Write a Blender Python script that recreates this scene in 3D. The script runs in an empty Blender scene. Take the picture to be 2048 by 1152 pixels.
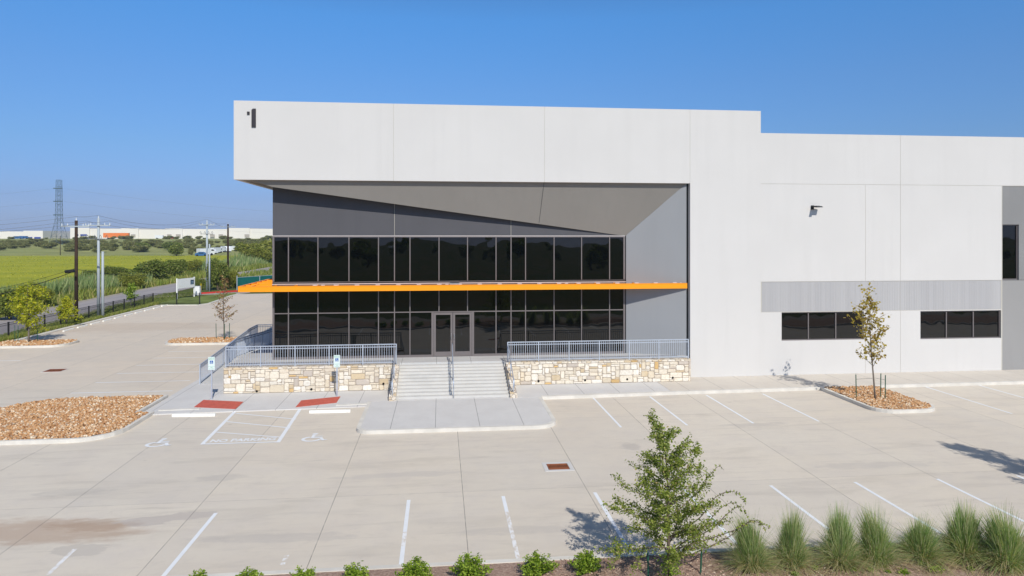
import bpy, math, random
import numpy as np
from mathutils import Vector, Matrix
R = math.radians
S = bpy.context.scene
col = S.collection

# ------------------------------------------------------------------ camera
H = 8.0; F = 1365.0; U0 = 1024.0; V0 = 472.0; TH = R(6.0)
CT, ST = math.cos(TH), math.sin(TH)
cam_d = bpy.data.cameras.new("camera"); cam = bpy.data.objects.new("camera", cam_d); col.objects.link(cam)
cam_d.sensor_width = 36; cam_d.lens = 36 * F / 2048; cam_d.shift_y = -(576 - V0) / 2048
cam_d.clip_start = 0.1; cam_d.clip_end = 9000
cam.location = (0, 0, H); cam.rotation_euler = (R(90), 0, -TH)
S.camera = cam
# ------------------------------------------------------------------ world + sun
SUN_EL, SUN_AZ = 40.5, 13.5          # azimuth: sun stands behind the camera, to the right of -Y
w = bpy.data.worlds.new("World"); S.world = w; w.use_nodes = True
wn = w.node_tree.nodes; wl = w.node_tree.links
sky = wn.new('ShaderNodeTexSky'); sky.sky_type = 'NISHITA'; sky.sun_disc = False
sky.sun_elevation = R(SUN_EL); sky.sun_rotation = R(180 - SUN_AZ)
sky.air_density = 1.0; sky.dust_density = 0.6; sky.ozone_density = 2.2; sky.altitude = 150
bg = wn['Background']; bg.inputs['Strength'].default_value = 0.15
# physical sky tinted blue by elevation; unseen upper part dimmed to cut ambient
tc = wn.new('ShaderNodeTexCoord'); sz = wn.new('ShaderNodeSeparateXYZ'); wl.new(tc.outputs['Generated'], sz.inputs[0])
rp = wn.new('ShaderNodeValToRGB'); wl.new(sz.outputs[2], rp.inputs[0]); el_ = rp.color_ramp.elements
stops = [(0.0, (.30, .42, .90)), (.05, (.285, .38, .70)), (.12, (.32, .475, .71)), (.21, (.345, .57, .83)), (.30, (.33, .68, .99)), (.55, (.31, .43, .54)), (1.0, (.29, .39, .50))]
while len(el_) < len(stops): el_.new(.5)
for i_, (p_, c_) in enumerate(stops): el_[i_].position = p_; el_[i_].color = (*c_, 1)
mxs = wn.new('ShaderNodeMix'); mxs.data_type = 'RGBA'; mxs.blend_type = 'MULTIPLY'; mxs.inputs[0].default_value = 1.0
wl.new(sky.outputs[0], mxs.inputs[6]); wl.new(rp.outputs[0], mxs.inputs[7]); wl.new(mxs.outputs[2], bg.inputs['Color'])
sd = bpy.data.lights.new("sun", 'SUN'); sun = bpy.data.objects.new("sun", sd); col.objects.link(sun)
sd.energy = 4.2; sd.angle = R(0.53); sd.color = (1.0, 0.95, 0.865)
to_sun = Vector((math.sin(R(SUN_AZ)) * math.cos(R(SUN_EL)), -math.cos(R(SUN_AZ)) * math.cos(R(SUN_EL)), math.sin(R(SUN_EL))))
sun.rotation_euler = to_sun.to_track_quat('Z', 'Y').to_euler(); sun.location = (20, -40, 60)
S.view_settings.view_transform = 'Standard'; S.view_settings.look = 'None'
S.view_settings.exposure = 0.0; S.view_settings.gamma = 1.0
try:
    S.cycles.max_bounces = 6; S.cycles.diffuse_bounces = 3; S.cycles.transparent_max_bounces = 8
except Exception: pass

HAZE = 0.0002
# ------------------------------------------------------------------ measuring helpers (photo pixel -> place)
def gp(u, v, z=0.0):
    a = (u - U0) / F; d = (H - z) * F / (v - V0)
    return (d * (a * CT + ST), d * (CT - a * ST))
def px(u, Y):                      # X of column u on the plane Y = const
    a = (u - U0) / F
    return Y * (a * CT + ST) / (CT - a * ST)
def pz(u, v, Y):
    a = (u - U0) / F
    return H - (v - V0) / F * Y / (CT - a * ST)
def pd(u, d):                      # point at camera depth d on column u
    a = (u - U0) / F
    return (d * (a * CT + ST), d * (CT - a * ST))
def sstep(t):
    t = np.clip(t, 0, 1); return t * t * (3 - 2 * t)
def hgt(x, y):                     # terrain height
    return 5.5 * sstep((y - 320) / 300.0) + 7.0 * sstep((-y - 150) / 500.0) - 0.03

# ------------------------------------------------------------------ materials
MATS = {}
class NT:
    def __init__(s, name):
        m = bpy.data.materials.new(name); m.use_nodes = True; s.m = m; s.n = m.node_tree.nodes; s.l = m.node_tree.links
        s.b = s.n['Principled BSDF']; s.geo = s.n.new('ShaderNodeNewGeometry'); s.P = s.geo.outputs['Position']
        MATS[name] = m
    def v(s, x, sock):
        if isinstance(x, bpy.types.NodeSocket): s.l.new(x, sock)
        elif isinstance(x, (tuple, list)) and len(x) == 3 and len(sock.default_value) == 4: sock.default_value = (*x, 1)
        else: sock.default_value = x
    def math(s, op, a, b=0.0, c=None):
        n = s.n.new('ShaderNodeMath'); n.operation = op; s.v(a, n.inputs[0]); s.v(b, n.inputs[1])
        if c is not None: s.v(c, n.inputs[2])
        return n.outputs[0]
    def mapv(s, sc=(1, 1, 1), loc=(0, 0, 0), rot=(0, 0, 0), src=None):
        n = s.n.new('ShaderNodeMapping'); s.l.new(src or s.P, n.inputs[0]); n.inputs['Scale'].default_value = sc
        n.inputs['Location'].default_value = loc; n.inputs['Rotation'].default_value = rot; return n.outputs[0]
    def noise(s, scale, detail=4, rough=.55, vec=None, dist=0.0):
        n = s.n.new('ShaderNodeTexNoise'); s.l.new(vec or s.P, n.inputs['Vector']); n.inputs['Scale'].default_value = scale
        n.inputs['Detail'].default_value = detail; n.inputs['Roughness'].default_value = rough; n.inputs['Distortion'].default_value = dist
        return n.outputs[0]
    def ramp(s, x, a, b, va=0.0, vb=1.0):
        n = s.n.new('ShaderNodeMapRange'); n.interpolation_type = 'SMOOTHSTEP'; s.v(x, n.inputs[0])
        n.inputs[1].default_value = a; n.inputs[2].default_value = b; n.inputs[3].default_value = va; n.inputs[4].default_value = vb
        return n.outputs[0]
    def mix(s, f, a, b, mode='MIX'):
        n = s.n.new('ShaderNodeMix'); n.data_type = 'RGBA'; n.blend_type = mode
        s.v(f, n.inputs[0]); s.v(a, n.inputs[6]); s.v(b, n.inputs[7]); return n.outputs[2]
    def cramp(s, x, stops):
        n = s.n.new('ShaderNodeValToRGB'); s.v(x, n.inputs[0]); e = n.color_ramp.elements
        while len(e) < len(stops): e.new(0.5)
        for i, (p, c) in enumerate(stops): e[i].position = p; e[i].color = (*c, 1)
        return n.outputs[0]
    def sep(s, src=None):
        n = s.n.new('ShaderNodeSeparateXYZ'); s.l.new(src or s.P, n.inputs[0]); return n.outputs
    def bump(s, h, strength=.3, dist=.02):
        n = s.n.new('ShaderNodeBump'); s.l.new(h, n.inputs['Height']); n.inputs['Strength'].default_value = strength
        n.inputs['Distance'].default_value = dist; s.l.new(n.outputs[0], s.b.inputs['Normal'])
    def out(s, c, rough=.8, spec=.3, metal=0.0):
        s.v(c, s.b.inputs['Base Color']); s.v(rough, s.b.inputs['Roughness']); s.b.inputs['Specular IOR Level'].default_value = spec
        s.b.inputs['Metallic'].default_value = metal; return s.m

def simple(name, c, rough=.6, spec=.3, metal=0.0, var=.12, sc=3.0):
    t = NT(name); n = t.noise(sc, 5)
    c2 = tuple(x * (1 - var) for x in c)
    return t.out(t.mix(t.ramp(n, .3, .7), c, c2), rough, spec, metal)

def leafmat(name, stops, trans=.35, rough=.5):
    t = NT(name); r = t.geo.outputs['Random Per Island']; c = t.cramp(r, stops)
    t.out(c, rough, .25)
    tr = t.n.new('ShaderNodeBsdfTranslucent'); t.l.new(t.mix(1.0, c, (1.3, 1.5, .6), 'MULTIPLY'), tr.inputs[0])
    mx = t.n.new('ShaderNodeMixShader'); mx.inputs[0].default_value = trans
    t.l.new(t.b.outputs[0], mx.inputs[1]); t.l.new(tr.outputs[0], mx.inputs[2])
    t.l.new(mx.outputs[0], t.n['Material Output'].inputs['Surface']); return t.m

def gridlines(t, axis, off, step, wdt):
    x = t.sep()[axis]
    m = t.math('FRACT', t.math('DIVIDE', t.math('SUBTRACT', x, off), step))
    d = t.math('MULTIPLY', t.math('MINIMUM', m, t.math('SUBTRACT', 1.0, m)), step)
    return t.math('LESS_THAN', d, wdt / 2)

# --- lot concrete
def mk_lot():
    t = NT('lot_concrete'); xyz = t.sep()
    big = t.noise(.12, 4, .6); mid = t.noise(.8, 6, .65); fine = t.noise(40, 3, .6)
    # broom finish and tyre smears run along X (drive direction)
    st = t.noise(1.0, 7, .62, t.mapv((.22, 1.3, 1)), .8)
    st2 = t.noise(1.0, 6, .6, t.mapv((.5, 3.6, 1), (7, 3, 0), (0, 0, R(4))), .5)
    c = t.mix(t.ramp(big, .3, .7), (.680, .603, .498), (.70, .635, .535))
    c = t.mix(t.ramp(mid, .35, .75, 0, .45), c, (.59, .53, .475))
    c = t.mix(t.ramp(st, .48, .72, 0, .38), c, (.47, .42, .355))
    c = t.mix(t.ramp(st2, .56, .78, 0, .38), c, (.46, .41, .35))
    c = t.mix(t.ramp(st, .25, .42, .35, 0), c, (.68, .62, .55))
    # the older, browner pour of the side lot
    wv = t.math('MULTIPLY', t.noise(.15, 3), 2.0)
    c = t.mix(t.math('MULTIPLY', t.ramp(xyz[1], 35, 42), .6), c, t.mix(t.ramp(mid, .3, .7), (.72, .61, .49), (.66, .57, .47)))
    # bay tint per slab
    wn_ = t.n.new('ShaderNodeTexWhiteNoise'); wn_.noise_dimensions = '2D'
    cmb = t.n.new('ShaderNodeCombineXYZ')
    t.l.new(t.math('FLOOR', t.math('DIVIDE', t.math('SUBTRACT', xyz[0], .7), 3.9)), cmb.inputs[0])
    t.l.new(t.math('FLOOR', t.math('DIVIDE', t.math('SUBTRACT', xyz[1], 21.4), 8.2)), cmb.inputs[1])
    t.l.new(cmb.outputs[0], wn_.inputs['Vector'])
    c = t.mix(t.ramp(wn_.outputs['Value'], .2, 1, 0, .16), c, (.46, .435, .41))
    mot = t.noise(2.4, 6, .75, t.mapv((.8, 1.2, 1)), .4); c = t.mix(t.ramp(mot, .5, .75, 0, .28), c, (.48, .43, .37)); c = t.mix(t.ramp(mot, .25, .42, .25, 0), c, (.74, .68, .60))
    sp = t.noise(1.1, 2, .4, t.mapv((1, 1.6, 1), (31, 17, 0))); c = t.mix(t.ramp(sp, .765, .80, 0, .5), c, (.36, .32, .28))
    c = t.mix(t.ramp(fine, .3, .7, 0, .10), c, (.30, .27, .24))
    # soil washed over the slab and damp marks
    def blob(cx, cy, rx, ry, nsc, lo, hi, colr, amt, rot=0):
        nonlocal c
        v = t.mapv((1, 1, 1), (0, 0, 0), (0, 0, 0))
        dx = t.math('DIVIDE', t.math('SUBTRACT', xyz[0], cx), rx)
        dy = t.math('DIVIDE', t.math('SUBTRACT', t.math('ADD', xyz[1], t.math('MULTIPLY', t.math('SUBTRACT', xyz[0], cx), rot)), cy), ry)
        r2 = t.math('ADD', t.math('MULTIPLY', dx, dx), t.math('MULTIPLY', dy, dy))
        nn = t.noise(nsc, 5, .65, t.mapv((1, 2.5, 1), (cx, cy, 0)))
        f = t.math('ADD', r2, t.math('MULTIPLY', t.math('SUBTRACT', nn, .5), 3.6))
        c = t.mix(t.ramp(f, lo, hi, amt, 0), c, colr)
    g = gp(80, 1062); blob(g[0], g[1], 2.6, .75, .9, .3, 1.6, (.40, .27, .185), .55, .12)
    g = gp(185, 1050); blob(g[0], g[1], 1.3, .5, 1.6, .2, 1.2, (.38, .26, .18), .45, .1)
    g = gp(340, 1037); blob(g[0], g[1], 1.3, .4, .9, .75, .95, (.46, .41, .375), .6, -.12)
    g = gp(160, 1100); blob(g[0], g[1], .75, .4, 1.2, .75, .95, (.46, .42, .375), .5)
    g = gp(1262, 893); blob(g[0], g[1], .4, .5, 3, .4, 1.2, (.42, .385, .35), .45)
    g = gp(440, 955); blob(g[0], g[1], .9, .35, 1.6, .3, 1.2, (.44, .405, .37), .4)
    g = gp(150, 985); blob(g[0], g[1], 1.2, .35, 1.5, .3, 1.2, (.44, .41, .37), .35)
    g = gp(560, 1075); blob(g[0], g[1], 2.4, .3, 2.0, .3, 1.3, (.47, .43, .39), .4, .05)
    g = gp(1500, 850); blob(g[0], g[1], 1.8, .3, 1.3, .2, 1.2, (.46, .42, .38), .45, -.05)
    g = gp(1750, 930); blob(g[0], g[1], 2.6, .35, 1.1, .2, 1.2, (.47, .43, .39), .4, .03)
    g = gp(1050, 1060); blob(g[0], g[1], 2.0, .3, 1.5, .2, 1.2, (.48, .44, .40), .4, .04)
    g = gp(800, 950); blob(g[0], g[1], 2.6, .3, 1.2, .2, 1.2, (.48, .44, .40), .4, -.03)
    g = gp(240, 655); blob(g[0], g[1], 9, 3.5, .25, .2, 1.4, (.50, .39, .29), .35)
    # joints
    jx = gridlines(t, 0, .7, 3.9, .017); jy = gridlines(t, 1, 21.4, 8.2, .016)
    cut = t.noise(3, 2)
    c = t.mix(t.math('MULTIPLY', t.math('MAXIMUM', jx, t.math('MULTIPLY', jy, .6)), t.ramp(cut, .25, .6, .4, .9)), c, (.16, .145, .13))
    t.out(c, .85, .25); t.bump(fine, .25, .01); return t.m
mk_lot()
def mk_walk(name, ca, cb, jxo, jxs, jyo=None, jys=1.0):
    t = NT(name); n = t.noise(.9, 6, .6); f = t.noise(45, 3)
    c = t.mix(t.ramp(n, .3, .7), ca, cb); c = t.mix(t.ramp(t.noise(5, 5, .7), .5, .8, 0, .3), c, tuple(x * .8 for x in ca))
    c = t.mix(t.ramp(f, .35, .7, 0, .10), c, (.25, .25, .24))
    j = gridlines(t, 0, jxo, jxs, .022)
    if jyo is not None: j = t.math('MAXIMUM', j, gridlines(t, 1, jyo, jys, .02))
    c = t.mix(t.math('MULTIPLY', j, .75), c, (.16, .155, .15)); t.out(c, .85, .25); t.bump(f, .2, .01); return t.m
mk_walk('walk_concrete', (.595, .578, .56), (.64, .625, .605), -.2, 1.83)
mk_walk('walk_concrete_warm', (.60, .545, .475), (.64, .585, .51), -.2, 1.83)
mk_walk('terrace_concrete', (.50, .50, .49), (.55, .545, .535), -.2, 1.83)
def mk_stair():
    t = NT('stair_concrete'); n = t.noise(1.2, 6, .6); s_ = t.noise(1, 6, .65, t.mapv((.6, 1.2, .3)))
    c = t.mix(t.ramp(n, .3, .7), (.545, .53, .50), (.585, .57, .54)); c = t.mix(t.ramp(s_, .5, .75, 0, .35), c, (.41, .41, .40))
    t.out(c, .85, .25); return t.m
mk_stair()
simple('curb_concrete', (.70, .67, .61), .85, .2, 0, .16, 1.5)
simple('stop_concrete', (.84, .83, .78), .85, .2, 0, .12, 4)
# painted tilt-up panels
def mk_paint(name, c, var=.03, vert=True, rough=.75):
    t = NT(name); n = t.noise(.35, 5, .6); s_ = t.noise(1, 5, .6, t.mapv((2.5, 2.5, .12)))
    f = t.noise(30, 3)
    cc = t.mix(t.ramp(n, .3, .7), c, tuple(x * (1 - var) for x in c))
    if vert: cc = t.mix(t.ramp(s_, .45, .75, 0, .5), cc, tuple(x * (1 - 2 * var) for x in c))
    t.out(cc, rough, .25); t.bump(f, .12, .01); return t.m
mk_paint('white_paint', (.612, .597, .578))
mk_paint('grey_paint', (.245, .245, .245), .08)
mk_paint('return_paint', (.285, .295, .31), .04)
mk_paint('soffit_paint', (.25, .235, .215), .05)
mk_paint('light_grey_paint', (.30, .295, .29), .05)
mk_paint('charcoal_paint', (.090, .090, .100), .07)
mk_paint('caulk', (.50, .475, .42), .1, False)
mk_paint('dark_reveal', (.05, .055, .06), .1, False)
mk_paint('roofing', (.55, .54, .52), .1, False)
def mk_ribbed():
    t = NT('ribbed_grey'); x = t.sep()[0]
    r = t.noise(1, 3, .6, t.mapv((3.5, .01, .01))); r2 = t.noise(1, 4, .6, t.mapv((.7, .01, .02)))
    c = t.mix(t.ramp(r2, .35, .65), (.375, .37, .375), (.415, .41, .41)); c = t.mix(t.ramp(r, .35, .7, 0, .35), c, (.46, .455, .46))
    saw = t.math('FRACT', t.math('DIVIDE', x, .15))
    t.out(c, .75, .25); t.bump(t.ramp(saw, .3, .6), .3, .02); return t.m
mk_ribbed()
def mk_glass():
    t = NT('tinted_glass'); n = t.noise(.55, 2, .5)
    t.out((.0015, .002, .0022), .008, .5); t.b.inputs['IOR'].default_value = 1.62
    t.bump(n, .02, .5); return t.m
mk_glass()
simple('bronze_frame', (.20, .175, .17), .45, .5, .3, .08)
simple('sill_metal', (.62, .56, .54), .5, .4, .2, .05)
simple('orange_metal', (.92, .33, .006), .42, .4, 0, .03)
simple('galvanised', (.52, .575, .66), .42, .5, .35, .12, 8)
simple('dark_metal', (.03, .032, .035), .5, .4, .3)
simple('black_paint', (.014, .014, .016), .45, .4)
simple('number_black', (.035, .03, .035), .5, .4)
simple('steel', (.55, .55, .54), .35, .5, .8)
simple('line_paint', (.80, .82, .84), .7, .3, 0, .05)
def mk_worn():
    t = NT('worn_line_paint'); n = t.noise(5, 6, .7, t.mapv((1.5, .7, 1)))
    c = t.mix(t.ramp(n, .44, .60), (.80, .80, .80), (.63, .57, .50)); t.out(c, .8, .2); return t.m
mk_worn()
simple('tactile_red', (.56, .13, .09), .7, .3, 0, .2, 6)
simple('sign_white', (.66, .76, .74), .5, .4, 0, .03)
simple('sign_green', (.10, .42, .25), .5)
simple('sign_blue', (.012, .10, .42), .45)
simple('sign_pale', (.45, .62, .78), .45)
simple('board_white', (.86, .86, .86), .5, .3, 0, .03)
simple('panel_blue', (.03, .07, .13), .5)
simple('yellow_paint', (.85, .62, .02), .5)
simple('red_paint', (.62, .05, .045), .7, .2, 0, .2, 1)
simple('rust', (.36, .12, .055), .85, .2, 0, .4, 14)
simple('pipe_black', (.008, .008, .008), .9, .1)
simple('green_screen', (.01, .13, .12), .7, .2, 0, .2, .8)
simple('pole_brown', (.06, .04, .03), .85, .1, 0, .3, 2)
simple('pole_grey', (.42, .47, .50), .6, .3, 0, .12, .8)
simple('porcelain', (.75, .78, .78), .4)
simple('wire_black', (.02, .02, .02), .6)
simple('wire_alu', (.22, .23, .24), .5)
simple('pylon_steel', (.10, .15, .18), .6, .3, .2)
simple('bark', (.17, .13, .10), .9, .1, 0, .35, 20)
simple('bark_grey', (.22, .19, .16), .9, .1, 0, .3, 20)
simple('stake_green', (.02, .10, .06), .6)
simple('far_white', (.78, .74, .68), .8, .2, 0, .05, .02)
simple('far_grey', (.30, .31, .33), .8, .2, 0, .08, .2)
simple('far_blue', (.03, .06, .30), .6)
simple('far_door', (.42, .38, .33), .7)
simple('vehicle_white', (.75, .77, .80), .35, .5, 0, .02)
simple('vehicle_glass', (.01, .015, .02), .1, .6)
simple('tyre', (.015, .015, .015), .9, .1)
simple('trailer_orange', (.85, .23, .05), .5, .3)
simple('car_red', (.30, .03, .03), .35, .5)
simple('car_blue', (.03, .12, .30), .35, .5)
def mk_stone(name='limestone'):
    t = NT(name); a = t.n.new('ShaderNodeVertexColor'); a.layer_name = 'Col'
    n = t.noise(9, 5, .65); n2 = t.noise(2.2, 4)
    c = t.mix(t.ramp(n, .35, .7, 0, .4), a.outputs[0], (.46, .37, .27)); c = t.mix(t.ramp(n2, .55, .8, 0, .35), c, (.80, .73, .62))
    t.out(c, .9, .15); t.bump(n, .5, .02); return t.m
mk_stone()
simple('mortar', (.42, .36, .30), .95, .1, 0, .15, 6)
def mk_ribble():
    t = NT('limestone_plain'); v = t.n.new('ShaderNodeTexVoronoi'); t.l.new(t.mapv((4, 4, 6)), v.inputs['Vector']); v.inputs['Scale'].default_value = 1
    e = t.n.new('ShaderNodeTexVoronoi'); e.feature = 'DISTANCE_TO_EDGE'; t.l.new(t.mapv((4, 4, 6)), e.inputs['Vector']); e.inputs['Scale'].default_value = 1
    c = t.cramp(t.sep(v.outputs['Color'])[0], [(0, (.66, .58, .47)), (.35, (.74, .68, .58)), (.6, (.60, .46, .28)), (.8, (.78, .72, .62)), (1, (.5, .45, .38))])
    c = t.mix(t.ramp(e.outputs[0], .03, .09), (.33, .28, .24), c); t.out(c, .9, .15); return t.m
mk_ribble()
def mk_rock():
    t = NT('river_rock'); r = t.geo.outputs['Random Per Island']
    c = t.cramp(r, [(0, (.33, .15, .065)), (.22, (.52, .28, .13)), (.45, (.60, .36, .18)), (.65, (.42, .22, .095)), (.82, (.72, .54, .36)), (.95, (.78, .66, .50)), (1, (.30, .20, .14))])
    t.out(c, .8, .2); return t.m
mk_rock()
def mk_rockbase():
    t = NT('rock_base'); v = t.n.new('ShaderNodeTexVoronoi'); t.l.new(t.P, v.inputs['Vector']); v.inputs['Scale'].default_value = 9
    c = t.cramp(t.sep(v.outputs['Color'])[0], [(0, (.20, .09, .04)), (.5, (.42, .22, .11)), (1, (.60, .42, .28))]); t.out(c, .9, .1)
    t.bump(v.outputs[0], .8, .05); return t.m
mk_rockbase()
def mk_mulch():
    t = NT('mulch'); n = t.noise(14, 6, .75); n2 = t.noise(.8, 5, .6); n3 = t.noise(3.2, 5, .7)
    c = t.cramp(n, [(.25, (.18, .115, .09)), (.48, (.38, .26, .205)), (.72, (.58, .44, .35))])
    c = t.mix(t.ramp(n2, .45, .7, 0, .5), c, (.36, .255, .18)); c = t.mix(t.ramp(n3, .6, .8, 0, .4), c, (.13, .08, .06))
    t.out(c, .95, .1); t.bump(n, 1, .04); return t.m
mk_mulch()
def mk_chip():
    t = NT('mulch_chip'); t.out(t.cramp(t.geo.outputs['Random Per Island'], [(0, (.18, .10, .075)), (.4, (.38, .25, .19)), (.8, (.54, .40, .30)), (1, (.68, .56, .44))]), .9, .1)
mk_chip()
def mk_ground():
    t = NT('grassland'); xyz = t.sep()
    wob = t.math('MULTIPLY', t.math('SUBTRACT', t.noise(.03, 4, .6), .5), 22)
    wob2 = t.math('MULTIPLY', t.math('SUBTRACT', t.noise(.2, 4, .6), .5), 5)
    x = t.math('ADD', xyz[0], wob2); y = t.math('ADD', xyz[1], wob)
    tuft = t.noise(1.6, 6, .7); big = t.noise(.05, 4, .6); st = t.noise(1, 5, .6, t.mapv((.02, .10, 1)))
    verge = t.mix(t.ramp(tuft, .35, .7), (.075, .105, .028), (.15, .16, .055))
    brush = t.mix(t.ramp(tuft, .35, .65), (.13, .17, .045), (.27, .25, .10))
    field = t.mix(t.ramp(st, .35, .7), (.40, .40, .035), (.31, .34, .035))
    field = t.mix(t.ramp(big, .5, .7, 0, .5), field, (.24, .28, .04))
    field = t.mix(t.ramp(tuft, .4, .75, 0, .35), field, (.36, .34, .07))
    pale = t.mix(t.ramp(st, .35, .65), (.36, .37, .14), (.25, .28, .10)); pale = t.mix(t.ramp(big, .45, .65, 0, .5), pale, (.24, .22, .10))
    c = t.mix(t.ramp(x, -62, -56), field, brush); c = t.mix(t.ramp(x, -45, -42), c, verge)
    c = t.mix(t.ramp(y, 285, 300), c, pale)
    # side of the world behind the camera: dark meadow
    c = t.mix(t.ramp(xyz[1], 0, 10), t.mix(t.ramp(big, .35, .65), (.06, .095, .02), (.13, .115, .05)), c)
    t.out(c, 1.0, .05); t.bump(tuft, .8, .3); return t.m
mk_ground()
def mk_asphalt():
    t = NT('asphalt'); n = t.noise(1, 6, .6, t.mapv((1.2, .12, 1))); f = t.noise(20, 3)
    c = t.mix(t.ramp(n, .35, .7), (.33, .305, .31), (.40, .365, .355)); c = t.mix(t.ramp(f, .4, .7, 0, .25), c, (.18, .17, .17))
    t.out(c, .9, .2); return t.m
mk_asphalt()
simple('gravel_path', (.42, .38, .32), .95, .1, 0, .3, 1.5)
simple('mown_grass', (.21, .26, .075), 1, .05, 0, .4, .5)
leafmat('leaf_elm', [(0, (.10, .14, .025)), (.35, (.18, .235, .035)), (.7, (.29, .34, .06)), (.9, (.42, .45, .13)), (1, (.40, .29, .14))], .35)
leafmat('leaf_maple', [(0, (.20, .12, .04)), (.35, (.32, .23, .05)), (.7, (.40, .32, .065)), (1, (.52, .36, .08))], .35)
leafmat('leaf_dry', [(0, (.20, .09, .045)), (.5, (.34, .18, .08)), (.85, (.42, .30, .13)), (1, (.28, .28, .08))], .25)
leafmat('leaf_yellow', [(0, (.24, .27, .02)), (.4, (.40, .42, .03)), (.8, (.54, .52, .04)), (1, (.60, .50, .05))], .4)
leafmat('leaf_shrub', [(0, (.09, .16, .012)), (.4, (.19, .29, .025)), (.8, (.33, .43, .05)), (1, (.42, .50, .10))], .35)
leafmat('leaf_bush', [(0, (.11, .15, .03)), (.5, (.19, .24, .045)), (.85, (.28, .31, .07)), (1, (.35, .32, .12))], .35)
leafmat('leaf_olive', [(0, (.15, .17, .03)), (.5, (.26, .28, .045)), (1, (.38, .36, .08))], .35)
leafmat('leaf_far', [(0, (.15, .17, .055)), (.5, (.25, .26, .08)), (1, (.36, .32, .14))], .3)
leafmat('blade_green', [(0, (.15, .24, .085)), (.38, (.27, .38, .14)), (.62, (.42, .49, .23)), (.8, (.54, .51, .33)), (1, (.66, .55, .38))], .4)
leafmat('field_blade', [(0, (.27, .31, .03)), (.5, (.40, .41, .04)), (1, (.50, .46, .08))], .35)
leafmat('blade_tan', [(0, (.30, .28, .12)), (.4, (.50, .41, .23)), (.8, (.62, .51, .33)), (1, (.28, .34, .12))], .35)
leafmat('weed_green', [(0, (.15, .20, .04)), (.4, (.26, .31, .06)), (.75, (.36, .37, .10)), (1, (.48, .40, .17))], .35)
leafmat('reed_green', [(0, (.17, .24, .09)), (.5, (.26, .34, .13)), (.85, (.38, .42, .19)), (1, (.48, .42, .24))], .35)

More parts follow.
